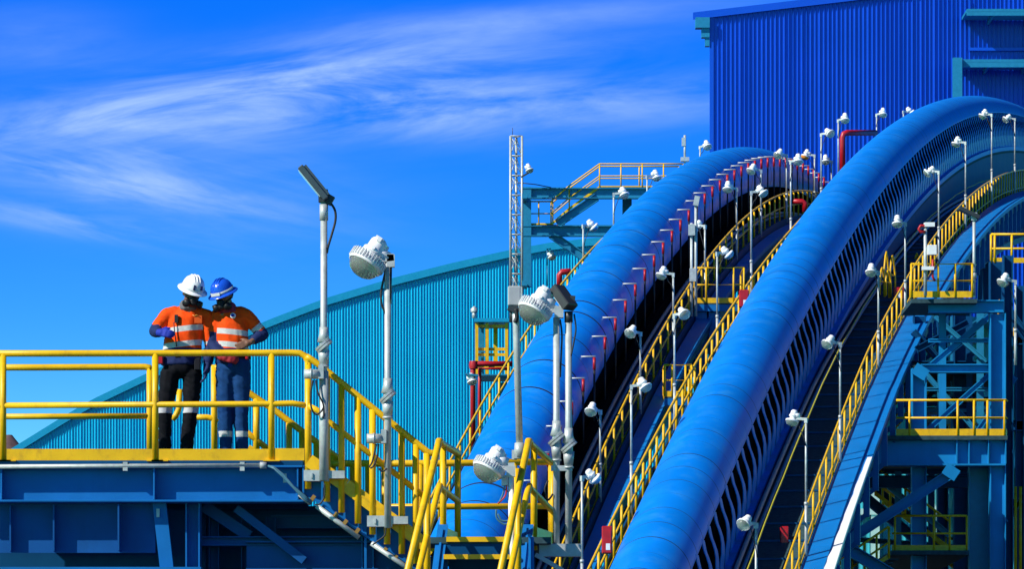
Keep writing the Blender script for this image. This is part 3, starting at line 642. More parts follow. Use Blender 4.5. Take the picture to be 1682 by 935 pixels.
# decks, made solid and run far back to shade the wall behind
def deckq(x0, x1, y, D0, D1, nm='deck', mat=DECK, th=.12):
    a = P(x0,y,D0); c = P(x1,y,D0); b = MB(); b.bb((a.x,D0,a.z-th),(c.x,D1,a.z)); b.build(nm, mat, tw)
deckq(1442, 1655, 716, DT-.4, DT+14); deckq(1497, 1605, 491, DT-.5, DT+3); deckq(1464, 1592, 905, DT-.2, DT+9); deckq(1500,1660,600,DT+5,DT+14)
railing('yellow railing of the top landing on the steel tower', [P(1497,489,DT+2),P(1497,489,DT-.4),P(1597,489,DT-.4),P(1602,489,DT+2.5)], 55/F*DT, [P(x,489,DT-.4) for x in (1497,1519,1541,1569,1597)], None, .034, .5, .18)
railing('yellow railing of the middle platform on the steel tower', [P(1472,716,DT-.35),P(1652,716,DT-.35),P(1658,716,DT+6)], 58/F*DT, [P(x,716,DT-.35) for x in (1494,1573,1600,1622,1650)], None, .036, .5, .19, .06)
railing('shaded yellow railing of the bottom platform in the steel tower', [P(1465,906,DT),P(1588,906,DT)], 58/F*DT, [P(x,906,DT) for x in (1470,1534,1560,1588)], None, .034, .5, .17)
railing('yellow railing of a high platform at the right edge', [P(1628,432,DT+12),P(1740,432,DT+12)], 47/F*(DT+12), [P(x,432,DT+12) for x in (1628,1634,1662,1700)], None, .04, .5, .16)
railing('yellow rear railing inside the steel tower at mid height', [P(1520,720,DT+10),P(1640,720,DT+10)], 50/F*DT, [P(x,720,DT+10) for x in (1530,1560,1600,1632)], None, .034, .5, .12)
def stair_rail(label, pts, H, D, n=5):
    base = [P(x,y,D) for x,y in pts]; ps = [base[0].lerp(base[-1], i/n) for i in range(n+1)]
    return railing(label, base, H, ps, None, .036, .5, .12)
stair_rail('yellow stair railing climbing right at the bottom of the steel tower', [(1360,985),(1460,918)], 52/F*DT, DT-.3)
stair_rail('yellow stair railing descending to the right behind the big brace', [(1438,815),(1560,905)], 50/F*DT, DT+6)
stair_rail('second yellow stair railing descending behind the first inside the tower', [(1450,850),(1580,945)], 50/F*DT, DT+7.2)
stair_rail('yellow stair railing in the upper bay of the steel tower', [(1470,705),(1530,640)], 42/F*DT, DT+7.5)
stair_rail('yellow stair railing down the far right side of the steel tower', [(1640,545),(1690,610)], 55/F*DT, DT+8, 4)
b = MB()
for i in range(12):
    a = P(1360+i*9, 985-i*6, DT); b.bb((a.x,DT-.2,a.z-.04),(a.x+.28,DT+.8,a.z))
b.build('stair_tread', DECK, tw)
b = MB(); a = P(1660,560,DT+3)
for i in range(9): b.tube([P(1660,560+i*45,DT+3.0),P(1660,560+i*45+20,DT+3.0)], .05, 6)
b.build('cage_bar', YEL, tw)
for x, y0, y1 in ((1652,540,700),(1668,800,940),(1676,800,940)):
    b = MB(); b.tube([P(x,y1,DT+2.5), P(x,y0,DT+2.5)], .045, 6); b.build('ladder_rail', YEL, tw)
hb(1655, 560, 1720, 560, 14, DT+4, mat=STEELD); hb(1655, 700, 1720, 700, 18, DT+4, mat=STEELD); hb(1655, 830, 1720, 830, 18, DT+4, mat=STEELD); hb(1648,500,1690,560,14,DT+3,mat=STEELD,nm='brace')
# chute and machinery in the upper bay
b = MB(); b.box(P(1533,685,DT+8),(1.0,.8,.5)); b.tube([P(1515,686,DT+7.5),P(1550,686,DT+7.5)], .3, 12); b.build('drive_motor', PANEG, tw)
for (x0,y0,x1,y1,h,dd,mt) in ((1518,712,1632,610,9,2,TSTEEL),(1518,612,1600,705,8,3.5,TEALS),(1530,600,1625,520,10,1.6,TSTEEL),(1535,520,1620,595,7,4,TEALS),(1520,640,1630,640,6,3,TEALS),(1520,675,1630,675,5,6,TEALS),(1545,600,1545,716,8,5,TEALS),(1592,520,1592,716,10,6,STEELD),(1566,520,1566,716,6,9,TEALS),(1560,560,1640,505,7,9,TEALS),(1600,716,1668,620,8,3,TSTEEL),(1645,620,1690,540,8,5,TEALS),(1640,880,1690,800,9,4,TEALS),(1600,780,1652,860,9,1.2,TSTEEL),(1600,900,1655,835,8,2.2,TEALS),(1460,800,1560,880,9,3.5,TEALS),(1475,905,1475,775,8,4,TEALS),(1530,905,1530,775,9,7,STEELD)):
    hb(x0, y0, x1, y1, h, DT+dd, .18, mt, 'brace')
for px, y, D in ((1512,611,DT+.24),(1562,776,DT-1.12),(1390,892,DT-1.12)):
    b = MB(); b.box(P(px,y,D), (.42,.02,.34), Matrix.Rotation(R_(33),3,'Y')); b.build('gusset', TSTEEL, tw)
hb(1525, 560, 1632, 560, 6, DT+1.5, .16, TSTEEL, 'brace'); hb(1548, 716, 1548, 500, 8, DT+2.4, .2, TSTEEL, 'brace'); hb(1610, 716, 1610, 500, 7, DT+4.4, .2, TEALS, 'brace')
# small pale teal shed behind the tower
ps = thing('back_shed', 'pale teal corrugated wall glimpsed through the lower bay of the steel tower', 'building', (P(1520,0,184).x,184,0))
clad(P(1350,0,184).x, P(1760,0,184).x, 184, lambda x: P(0,540,184).z, 0, .28, .09, PALET, 'wall', ps)
b = MB(); a = P(1350,540,184); c = P(1760,540,184); b.bb((a.x,181.5,a.z),(c.x,195,a.z+.2)); b.build('roof', TEALT, ps)
for x in (1430, 1532, 1566): b = MB(); b.bb((P(x,0,183.8).x,183.55,0),(P(x+14,0,183.8).x,183.85,P(0,800,183.8).z)); b.build('pilaster', PANEG, ps)
b = MB(); a = P(1500,808,183); c = P(1600,808,183); b.bb((P(1385,0,183).x,183.5,P(0,845,183).z),(P(1470,0,183).x,183.85,P(0,835,183).z)); b.build('ledge', PANEG, ps)
# poles on and near the tower
t = thing('flood_pole', 'thin pole with a dark tilted floodlight above the steel tower landing', 'lamp post', P(1600,486,DT-.2))
b = MB(); b.tube([P(1600,486,DT-.2), P(1600,360,DT-.2)], .045, 8); b.tube([P(1600,458,DT-.2), P(1600,448,DT-.2)], .07, 8); b.build('pole', GALV, t)
b = MB(); b.box(P(1592,350,DT-.2), (.62,.4,.10), Matrix.Rotation(R_(26),3,'Y')); b.build('floodlight', DGREY, t); b = MB(); b.box(P(1600,356,DT-.2),(.16,.14,.22)); b.build('bracket', GALV, t)
t = thing('control_pole', 'white pole with a pale grey box and a red loop on the tower landing', 'pole', P(1521,486,DT-.6))
b = MB(); b.tube([P(1520,486,DT-.6), P(1520,366,DT-.6)], .05, 8); b.build('pole', GALV, t)
b = MB(); b.box(P(1531,411,DT-.7), (.26,.16,.28)); b.build('box', WHITE, t, bevel=.01); b = MB(); b.box(P(1527,369,DT-.7), (.28,.12,.12)); b.build('camera_head', WHITE, t); b = MB(); b.box(P(1524,441,DT-.7),(.34,.14,.1)); b.build('shelf', WHITE, t)
b = MB(); b.tube([P(1520,381,DT-.65),P(1512,381,DT-.65),P(1509,376,DT-.65),P(1512,371,DT-.65),P(1520,371,DT-.65)], .045, 6); b.build('red_loop', RED, t); b = MB(); b.tube([P(1532,418,DT-.65),P(1532,455,DT-.65),P(1536,462,DT-.65)], .035, 6); b.build('red_hose', RED, t)
pole_at(P(1668,600,DT-.5), (600-464)/F*(DT-.5), -1, 'white lamp on a pole right of the steel tower', None)

# ------------------------------------------------------------------ foreground platform
DF = 45.5; DBK = 46.95; ZD = P(0,757,DF).z
pl = thing('steel_platform', 'blue steel work platform the two workers stand on', 'platform', (P(240,0,DF).x, DF+.6, 0))
xL = P(-70,0,DF).x; xR = P(497,0,DF).x
b = MB(); b.bb((xL,DF+.0,ZD-.045),(xR,DBK+.1,ZD)); b.build('deck', STEELD, pl)
zg = P(0,825,DF).z; b = MB(); zt_ = ZD-.047
b.bb((xL,DF+.13,zg+.02),(xR,DF+.15,zt_-.02)); b.bb((xL,DF-.01,zt_-.02),(xR,DF+.30,zt_)); b.bb((xL,DF+.0,zg),(xR,DF+.28,zg+.02))
for px in (2, 253, 489): x = P(px,0,DF).x; b.bb((x-.008,DF+.005,zg+.021),(x+.008,DF+.129,zt_-.021))
b.bb((xR-.002,DF-.0,zg+.001),(xR+.018,DF+.3,zt_-.001)); b.build('girder', STEEL, pl, bevel=.003)
b = MB(); b.bb((xL,DBK-.2,zg),(xR,DBK-.18,zt_)); b.bb((xL,DBK-.3,zg-.001),(xR,DBK-.08,zg+.019)); b.build('rear_girder', STEELD, pl)
# what hangs under the deck
x1 = P(252,0,DF).x
b = MB(); b.bb((xL,DF+.25,P(0,909,DF+.25).z),(x1,DF+.27,zg-.001)); b.build('web_plate', SHADESTEEL, pl)
for px, dp_ in ((14,.10),(86,.13),(194,.22)): x = P(px,0,DF).x; b = MB(); b.bb((x-.008,DF+.25-dp_,P(0,905,DF).z),(x+.008,DF+.249,zg-.02)); b.build('shadow_stiffener', SHADESTEEL, pl)  # added fins, sized so their shadows part the sunlit patches on the plate
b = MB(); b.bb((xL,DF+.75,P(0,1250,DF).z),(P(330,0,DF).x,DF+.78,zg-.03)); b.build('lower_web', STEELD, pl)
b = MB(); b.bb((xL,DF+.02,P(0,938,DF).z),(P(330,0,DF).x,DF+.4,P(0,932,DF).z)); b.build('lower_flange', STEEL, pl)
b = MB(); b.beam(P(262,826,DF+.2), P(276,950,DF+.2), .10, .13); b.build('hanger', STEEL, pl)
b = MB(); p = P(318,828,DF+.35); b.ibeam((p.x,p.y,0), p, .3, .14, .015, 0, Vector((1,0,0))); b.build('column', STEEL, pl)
b = MB(); b.beam(P(335,832,DF+.6), P(410,882,DF+.6), .1, .11); b.beam(P(388,836,DF+.4), P(500,922,DF+.4), .1, .08); b.build('brace', SHADESTEEL, pl)
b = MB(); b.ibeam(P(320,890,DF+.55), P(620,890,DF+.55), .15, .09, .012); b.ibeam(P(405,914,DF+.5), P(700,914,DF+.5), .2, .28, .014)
b.ibeam(P(445,858,DF+.9), P(600,858,DF+.9), .12, .13, .012); b.build('cross_beam', SHADESTEEL, pl)
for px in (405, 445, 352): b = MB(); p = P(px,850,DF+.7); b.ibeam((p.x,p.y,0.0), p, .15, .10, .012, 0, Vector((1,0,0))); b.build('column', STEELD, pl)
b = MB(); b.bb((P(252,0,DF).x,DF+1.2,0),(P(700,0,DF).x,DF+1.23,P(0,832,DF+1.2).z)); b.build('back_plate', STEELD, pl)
# label plates
b = MB(); b.box(P(259,843,DF+.09)+Vector((0,.04,0)), (.03,.006,.08)); b.box(P(468,786,DF+.124),(.035,.006,.09)); b.build('label_plate', GALV, pl)
# conduit along the girder
cd = thing('conduit', 'grey conduit pipe clipped along the top of the platform girder', 'pipe', P(0,767,DF-.012))
b = MB(); b.tube([P(-70,767.5,DF-.012), P(438,765,DF-.012)], .022, 10); b.build('pipe', GALV, cd)
b = MB(); b.tube([P(427,765,DF-.012), P(438,765,DF-.012)], .033, 10); b.build('gland', GREYB, cd)
for px in (206, 398): b = MB(); c = P(px,767,DF-.0); b.box(c, (.045,.06,.085)); b.box(c+Vector((0,.01,.03)), (.07,.02,.02)); b.build('clip', GALV, cd)
b = MB()
for k in range(3): b.tube([P(438,765,DF-.012), P(450,768+k,DF-.08-k*.01), P(465,780+k*2,DF-.09), P(482,800+k,DF-.1), P(500,815+k*3,DF-.12), P(512,824+k*2,DF-.1)], .010, 6)
tag(b.build('cable', CABLE), 'bundle of thin cables drooping from the conduit end at the girder corner', 'cable')

def rail_px(label, top, posts, D, r=.032, mids=(), toes=(), lower=(), group=None, D2=None):
    t = thing('guard_rail', label, 'railing', P(*posts[0][:2], D), group)
    b = MB(); b.tube([P(*q, D) for q in top], r, 12); b.build('top_rail', YEL, t)
    for mm in mids: b = MB(); b.tube([P(*q, D) for q in mm], r*.9, 12); b.build('mid_rail', YEL, t)
    for q in toes:
        b = MB(); (x0,y0),(x1,y1),h = q; b.beam(P(x0,y0+h/2,D-.01), P(x1,y1+h/2,D-.01), .010, h/F*D); b.build('toe_board', YEL, t)
    for x, y0, y1 in posts:
        b = MB(); b.tube([P(x,y1,D-.035), P(x,y0,D-.035)] if False else [P(x,y1,D), P(x,y0,D)], r, 12); b.build('post', YEL, t)
    return t
Dr = DF+.02
fr = rail_px('yellow front railing of the work platform, in front of the two workers', [(-70,581),(100,581),(480,580),(492,580.5),(501,585),(506,594),(506,600)],
        [(5,757,582),(255,757,581),(446,757,581),(506,804,596)], Dr, mids=[[(-70,667),(446,664),(480,663),(506,667)]], toes=[((-70,738),(3,738),20),((8,738),(252,738),20),((258,738),(443,738),20),((449,737),(500,737),20)])
b = MB()
for x in (5, 255, 446, 13, 263): b.box(P(x,757.5,Dr)+Vector((0,-.01,-.0)), (.16,.07,.012))
b.build('foot_plate', YEL, fr)
br = rail_px('yellow rear railing of the work platform, at far left behind the front one', [(-70,604),(60,604),(238,603),(245,604),(247,608)], [(246,757,606)], DBK, mids=[[(-70,685),(246,684)]])
b = MB(); b.tube([P(352,757,DBK), P(352,600,DBK)], .032, 12); b.tube([P(310,686,DBK),P(340,686,DBK),P(350,688,DBK),P(357,694,DBK)], .03, 10); b.tube([P(283,690,DBK),P(289,683,DBK),P(294,672,DBK),P(295,640,DBK)], .03, 10)
b.tube([P(352,602,DBK),P(385,625,DBK),P(412,648,DBK),P(452,675,DBK),P(500,712,DBK),P(560,757,DBK)], .032, 12)
b.tube([P(398,705,DBK),P(412,716,DBK),P(440,738,DBK)], .03, 12); o = b
sr = thing('guard_rail', 'yellow rear stair railing seen through the gap behind the blue helmeted worker', 'railing', P(352,757,DBK)); o.build('top_rail', YEL, sr)
for x, y0, y1 in ((421,760,655),(475,780,695),(496,790,710),(520,800,728),(547,815,748)): b = MB(); b.tube([P(x,y0,DBK), P(x,y1,DBK)], .032, 12); b.build('post', YEL, sr)
b = MB(); b.tube([P(440,672,DBK),P(447,668,DBK),P(500,708,DBK)], .001, 4); b.beam(P(405,741,DBK),P(520,800,DBK),.01,.13); b.build('toe_board', YEL, sr)

# ------------------------------------------------------------------ first stair flight, going down to the right
st = thing('stair', 'blue steel stair flight going down right from the work platform', 'stair', P(600,900,DF+.7))
for nm, D in (('near_stringer', DF+.06), ('far_stringer', DBK-.05)):
    b = MB(); poly = [P(500,768,D),P(520,776,D),P(708,916,D),P(770,960,D),P(770,1010,D),P(674,934,D),P(532,834,D),P(500,812,D)]
    b.prism(poly, (0,.02,0)); b.prism([P(532,831,D)+Vector((0,-.06,0)),P(674,931,D)+Vector((0,-.06,0)),P(770,1004,D)+Vector((0,-.06,0)),P(770,1008,D)+Vector((0,-.06,0)),P(674,935,D)+Vector((0,-.06,0)),P(532,835,D)+Vector((0,-.06,0))], (0,.058,0))
    b.build('stringer', STEEL, st)
for i in range(8):
    b = MB(); c = P(530+i*24.5, 792+i*17.7, DF+.1); e = P(530+i*24.5+34, 792+i*17.7+5, DF+.1); b.bb((c.x,DF+.083,e.z),(e.x,DBK-.06,c.z)); b.build('tread', DECK, st)
b = MB(); b.bb((P(600,0,DF).x-.012,DF+.03,P(0,950,DF).z),(P(600,0,DF).x+.012,DF+.055,P(0,866,DF).z)); b.ibeam((P(604,0,DF).x,DF+.5,0),P(604,884,DF+.5),.15,.12,.012); b.build('support', STEEL, st)
hp = [(537,602+9),(561,630),(588,651),(612,670),(660,710),(683,728),(700,742)]
posts = [(537,825),(561,843),(588,861),(612,879),(636,895),(660,911),(683,927),(701,941)]
Ds = DF+.0
ht = lambda x: 598+(x-522)*.806
sr2 = rail_px('long yellow handrail of the first stair, sloping down from the platform corner', [(503,586),(510,590),(522,598),(702,743),(708,745),(716,745)],
        [(x,y,ht(x)+3) for x,y in posts], Ds, mids=[[(506,667),(522,675),(540,693),(707,824)]], toes=[((507,746),(568,787),22),((568,787),(712,895),22)])
b = MB()
for i, (x, y) in enumerate(posts[:-1]): b.box(P(x+14, 785+(x-545)*.735+4, DF-.0), (.12,.05,.018), Matrix.Rotation(R_(36),3,'Y'))
b.build('cleat', YEL, sr2)
cs = thing('conduit', 'grey conduit sections strapped under the stair stringer', 'pipe', P(600,880,DF-.02))
for (x0,y0,x1,y1) in ((492,812,511,828),(520,832,590,884),(610,893,690,948)): b = MB(); b.tube([P(x0,y0,DF-.04),P(x1,y1,DF-.04)], .026, 10); b.build('pipe', GALV, cs)
for (x,y) in ((514,822),(551,850),(567,862),(587,876),(632,908),(649,920),(669,933)): b = MB(); b.box(P(x,y-3,DF-.03),(.035,.06,.06),Matrix.Rotation(R_(36),3,'Y')); b.build('strap', RUST, cs)

# ------------------------------------------------------------------ landing and second flight, coming towards the camera
dirv = Vector((.10, 1, 0)).normalized(); LZ = P(0,882,44.5).z
ld = thing('stair_landing', 'blue landing with two yellow nosed steps between the handrail hoops', 'stair', P(790,900,45.6))
b = MB(); c0 = P(700,882,44.6); c1 = P(905,882,44.6)
b.bb((c0.x,44.62,LZ-.06),(c1.x,47.2,LZ)); b.build('deck', DECK, ld)
b = MB(); b.bb((P(733,0,44.6).x,44.60,LZ-.045),(P(852,0,44.6).x,44.618,LZ+.003)); b.build('nosing', YEL, ld)
b = MB(); b.bb((P(733,0,44.6).x,44.63,LZ-.22),(P(852,0,44.6).x,44.65,LZ-.062)); b.build('riser', STEELD, ld)
for i in range(1, 8):
    z = LZ-.175*i; y = 44.6-.22*i; x0_ = P(733,0,44.6).x-.022*i*1.0; b = MB(); b.bb((x0_,y,z-.045),(x0_+.70,y+.02,z)); b.build('nosing', YEL, ld)
    b = MB(); b.bb((x0_,y+.021,z-.04),(x0_+.70,y+.25,z-.003)); b.build('tread', DECK, ld)
def dvec(px, py, D, dy, dz, dx=0): return P(px,py,D)+Vector((dx,dy,dz))
def flight_stringer(px, D):
    a = Vector((P(px,0,D).x, D+.3, LZ-.02)); e = a+Vector((-.2, -2.6, -2.05)); b = MB(); b.beam(a, e, .02, .30); b.beam(a+Vector((.0,0,.15)), e+Vector((0,0,.15)), .10, .015); b.build('stringer', STEEL, ld)
flight_stringer(727, 44.6); flight_stringer(868, 44.6)
b = MB(); b.bb((P(720,0,44.6).x,44.66,0),(P(735,0,44.6).x,44.9,LZ-.061)); b.build('support', STEEL, ld)
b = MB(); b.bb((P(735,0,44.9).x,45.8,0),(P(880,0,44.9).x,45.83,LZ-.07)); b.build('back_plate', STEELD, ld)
b = MB(); c = P(868,884,44.4); b.bb((c.x,43.9,P(0,945,44).z),(c.x+.02,45.2,LZ-.01)); b.bb((c.x+.021,44.0,P(0,945,44).z),(c.x+.05,44.02,LZ-.03)); b.build('side_plate', TRAY, ld)
rl = rail_px('horizontal yellow rear railing of the stair landing in front of the farther tube', [(545,762),(700,762),(912,759)], [(562,884,764),(580,884,764),(605,884,764),(632,884,764),(906,890,760),(844,884,761),(690,884,764)], 46.9, mids=[[(545,834),(912,832)]], r=.034)
def hoop(label, px, x2, y2, ybot, ym):
    """handrail hoop: from its top post down towards the camera, and back along the landing"""
    D0 = 44.75; t = thing('guard_rail', label, 'railing', P(px,882,D0)); top = P(px,727,D0)
    back = P(x2,y2,46.15); low = Vector((top.x-.36, D0-2.3, top.z-1.80))
    b = MB(); b.tube([low, top.lerp(low,.05), top+Vector((0,.0,.012)), top+Vector((.012,.05,.012)), top.lerp(back,.06), back], .034, 12); b.build('top_rail', YEL, t)
    m0 = top-Z*.42+Vector((.0,.0,0)); mb_ = back-Z*.47; ml = low-Z*.42
    b = MB(); b.tube([ml, m0.lerp(ml,.05), m0+Vector((.01,.03,.01)), m0.lerp(mb_,.06), mb_], .031, 12); b.build('mid_rail', YEL, t)
    for f_ in (.22, 1.0): q = top.lerp(back, f_); b = MB(); b.tube([Vector((q.x,q.y,LZ-.1)), q], .032, 12); b.build('post', YEL, t)
    for f_ in (.28, .75): q = top.lerp(low, f_); b = MB(); b.tube([q-Z*1.05, q], .032, 12); b.build('post', YEL, t)
    q0 = top.lerp(back,.15); q0.z = LZ+.06; q1 = back.copy(); q1.z = LZ+.06; b = MB(); b.beam(q0, q1, .012, .13); b.build('toe_board', YEL, t)
hoop('left yellow handrail hoop of the short flight coming towards the camera', 721, 752, 745, 877, 790)
hoop('right yellow handrail hoop of the short flight, beside the pole pair', 868, 908, 762, 880, 800)
b = MB(); b.tube([P(848,935,44.7),P(848,770,44.7)], .04, 12); tag(b.build('post', YEL), 'lone yellow post behind the low white lamp pole', 'post')

# ------------------------------------------------------------------ big light poles of the foreground
def pole_mesh(t, x, y0, y1, D, r=.034, swv=None):
    b = MB(); b.tube([P(x,y0,D), P(x,y1,D)], r, 14); b.build('pole', GALV, t)
    if swv:
        b = MB(); y = swv; b.tube([P(x,y+34,D),P(x,y-30,D)], r*1.25, 14); b.tube([P(x,y-30,D),P(x,y-18,D),P(x,y-6,D)], [r*1.2,r*1.35,r*1.9], 14)
        # slanted hinge flange
        M = Matrix.Translation(P(x,y,D))@Matrix.Rotation(R_(-40),4,'Y'); 
        for k in (-.014, .014): b.lathe([(.001,k-.011),(.088,k-.011),(.088,k+.011),(.001,k+.011)], M, 16, 0, False)
        b.tube([P(x,y+30,D),P(x,y+8,D)], [r*1.3,r*1.7], 14); b.tube([P(x,y+36,D),P(x,y+33,D)], r*1.5, 14); b.build('hinge', GALV, t)
def jbox(t, x, y, D, w=25, h=16):
    b = MB(); c = P(x,y,D); b.tube([c+Vector((-w*.0029,0,0)), c+Vector((w*.0029,0,0))], h*.0029, 14); b.tube([c+Vector((-w*.0005,0,0)), c+Vector((w*.0001,0,0))], h*.0034, 14); b.box(c+Vector((w*.0036,.02,.02)), (.05,.11,.13)); b.build('junction_box', GALV, t)
def cable(t, pts, D, r=.009, mat=BLACK):
    pv = [P(*q,D) for q in pts]; out = []
    for i in range(len(pv)-1):
        p0, p1, p2, p3 = pv[max(i-1,0)], pv[i], pv[i+1], pv[min(i+2,len(pv)-1)]
        for k in range(5):
            u = k/5; out.append(.5*((2*p1)+(p2-p0)*u+(2*p0-5*p1+4*p2-p3)*u*u+(3*p1-p0-3*p2+p3)*u**3))
    out.append(pv[-1]); b = MB(); b.tube(out, r, 7); b.build('cable', mat, t)
def bracket(t, x0, x1, y0, y1, D):
    b = MB(); a = P(x0,y1,D); c = P(x1,y0,D); b.bb((a.x,D-.03,a.z),(a.x+(c.x-a.x)*.62,D+.06,c.z)); b.box(((a.x+c.x)/2+(c.x-a.x)*.25,D+.03,(a.z+c.z)/2+.01),((c.x-a.x)*.5,.11,(c.z-a.z)*.7)); b.box((a.x+(c.x-a.x)*.2,D-.035,(a.z+c.z)/2),(.015,.02,.05)); b.build('bracket', GALV, t)
D1 = DF-.13
t = thing('flood_pole', 'tall grey pole with a tilted slab floodlight at the platform corner', 'lamp post', P(532,790,D1))
pole_mesh(t, 532, 790, 325, D1, .034, 568)
b = MB(); b.tube([P(532,362,D1),P(532,336,D1)], .042, 14); b.build('sleeve', GALV, t); b = MB(); b.tube([P(532,790,D1),P(532,610,D1)], .046, 14); b.build('lower_sleeve', GALV, t)
# slab floodlight: long body tilted, fins on its back
M = Matrix.Rotation(R_(51),3,'Y'); c = P(515,302,D1)
b = MB(); b.box(c, (.40,.24,.06), M); h = b.build('floodlight', SLATE, t, bevel=.008)
b = MB()
for k in range(7): b.box(c+M@Vector((0,-.09+k*.03,.042)), (.36,.008,.03), M)
b.build('cooling_fins', SLATE, h)
b = MB(); b.box(c+M@Vector((-.02,0,-.033)), (.33,.20,.006), M); b.build('glass', PANEG, h)
b = MB(); b.box(P(531,322,D1),(.09,.10,.12)); b.box(P(539,327,D1),(.10,.08,.09),Matrix.Rotation(R_(30),3,'Y')); b.tube([P(529,316,D1)+Vector((0,-.09,0)),P(529,316,D1)+Vector((0,.09,0))],.035,12); b.build('mount', DGREY, t)
cable(t, [(542,332),(550,345),(551,362),(545,385),(539,405),(537,416)], D1-.01, .012)
b = MB(); b.box(P(535,411,D1),(.03,.05,.05)); b.build('clip', BLACK, t)
jbox(t, 512, 615, D1-.06)
cable(t, [(514,625),(511,645),(511,668),(518,681),(527,677),(532,668)], D1-.07); cable(t, [(519,625),(522,645),(530,662),(532,680),(530,688)], D1-.07); cable(t, [(533,795),(533,815),(526,828),(517,830)], D1-.02, .008)
bracket(t, 499, 566, 773, 791, D1+.02)
D2 = DF-.13
t = thing('lamp_pole', 'grey pole with a big white domed lamp beside the stair handrail', 'lamp post', P(637,868,D2))
pole_mesh(t, 637, 868, 432, D2, .034, 652)
b = MB(); b.tube([P(638,500,D2),P(639,440,D2)], .030, 12); b.build('upper_tube', DGREY, t)
b = MB(); b.box(P(642,429,D2),(.075,.08,.12)); b.beam(P(647,423,D2),P(622,426,D2),.08,.07); b.build('arm', GALV, t)
head_at(t, P(607,424,D2)-t.location, -1, 32, 1.0, None, True)
cable(t, [(635,437),(631,455),(626,480),(627,500),(633,515),(637,530)], D2-.01, .011)
jbox(t, 615, 721, D2-.06)
cable(t, [(618,730),(615,745),(611,760),(606,768)], D2-.07); cable(t, [(622,730),(620,748),(614,765),(608,770)], D2-.07); cable(t, [(636,770),(628,775),(622,770)], D2-.07); cable(t, [(634,866),(632,880),(620,890),(612,896)], D2-.02, .008)
bracket(t, 603, 670, 848, 866, D2+.02)
D3 = 45.0
t = thing('box_pole', 'pale pole carrying a tall grey cabinet, in front of the farther tube', 'pole', P(854,752,D3))
b = MB(); b.tube([P(854,752,D3),P(848,535,D3),P(846,505,D3)], .034, 14); b.tube([P(854,752,D3),P(853,728,D3)], [.06,.045], 14); b.build('pole', GALV, t)
b = MB(); b.tube([P(840,530,D3+.05),P(840,505,D3+.05)],.02,8); b.build('thin_tube', DGREY, t)
b = MB(); b.box(P(845,487,D3),(.125,.11,.19)); h = b.build('cabinet', GREYB, t, bevel=.012); b = MB(); b.box(P(853,487,D3)+Vector((.018,0,0)),(.02,.10,.17)); b.build('side_cover', GALV, h)
b = MB(); b.box(P(843,508,D3),(.10,.09,.06),Matrix.Rotation(R_(25),3,'Y')); b.build('bracket', DGREY, t); cable(t, [(847,508),(849,520),(846,530)], D3-.04, .022)
b = MB(); b.box(P(856,750,D3),(.14,.10,.045)); b.box(P(845,748,D3+.03),(.05,.08,.09)); b.build('clamp', GALV, t)
D4 = 44.9
t = thing('lamp_pole', 'grey pole with a white domed lamp touching the dark floodlight pole', 'lamp post', P(914,908,D4))
pole_mesh(t, 914, 908, 522, D4, .032, 722)
b = MB(); b.box(P(918,513,D4),(.085,.10,.11)); b.beam(P(914,508,D4),P(898,508,D4),.07,.07); b.build('arm', GALV, t); head_at(t, P(882,503,D4)-t.location, -1, 30, .9, None, True)
cable(t, [(920,525),(923,550),(922,580),(920,620)], D4+.02, .009)
D5 = 44.9
t = thing('flood_pole', 'grey pole with a dark rectangular floodlight in front of the farther tube', 'lamp post', P(934,910,D5))
pole_mesh(t, 934, 910, 512, D5, .033, 734)
M = Matrix.Rotation(R_(-38),3,'Z')@Matrix.Rotation(R_(50),3,'Y'); c = P(926,489,D5)
b = MB(); b.box(c, (.27,.16,.09), M); h = b.build('floodlight', DGREY, t, bevel=.01); b = MB(); b.box(c+M@Vector((-.01,-.01,-.047)), (.20,.12,.008), M); b.build('glass', PANEG, h)
b = MB(); b.box(c+M@Vector((.05,-.02,-.053)), (.05,.05,.004), M); b.build('sticker', RED, h)
b = MB(); b.beam(P(938,510,D5),P(941,486,D5),.03,.05); b.tube([P(934,512,D5),P(934,530,D5)],.04,12); b.build('mount', DGREY, t)
cable(t, [(943,516),(946,540),(943,560),(938,585)], D5-.02, .008)
b = MB(); b.beam(P(905,770,D5),P(940,770,D5),.06,.05); b.build('cross_arm', GALV, t); b = MB(); b.box(P(920,905,D5),(.40,.14,.12)); b.box(P(902,925,D5-.05),(.3,.1,.04),Matrix.Rotation(R_(30),3,'Y')); b.build('bracket', GALV, t)
cable(t, [(900,790),(895,805),(900,822),(908,812)], D5-.03, .01)
D6 = 44.2
t = thing('lamp_pole', 'short pale pole with a low white domed lamp over the landing steps', 'lamp post', P(842,960,D6))
b = MB(); b.tube([P(846,975,D6),P(841,880,D6),P(839,782,D6)], .030, 12); b.build('pole', WHITE, t)
b = MB(); b.box(P(839,775,D6),(.085,.09,.10)); b.beam(P(845,767,D6),P(818,768,D6),.08,.07); b.build('arm', GALV, t); head_at(t, P(806,764,D6)-t.location, -1, 30, .84, None, True)
b = MB(); b.box(P(829,790,D6),(.06,.06,.10)); b.ball(P(829,786,D6-.04),.012,0); b.build('switch', GALV, t)
cable(t, [(829,798),(826,812),(820,826)], D6-.03, .008, CABLE); cable(t, [(832,798),(830,815),(818,828)], D6-.03, .008, RED); cable(t, [(815,838),(816,852),(828,862),(840,858)], D6-.03, .009, CABLE); cable(t, [(818,845),(824,856),(836,856)], D6-.03, .009, CABLE)

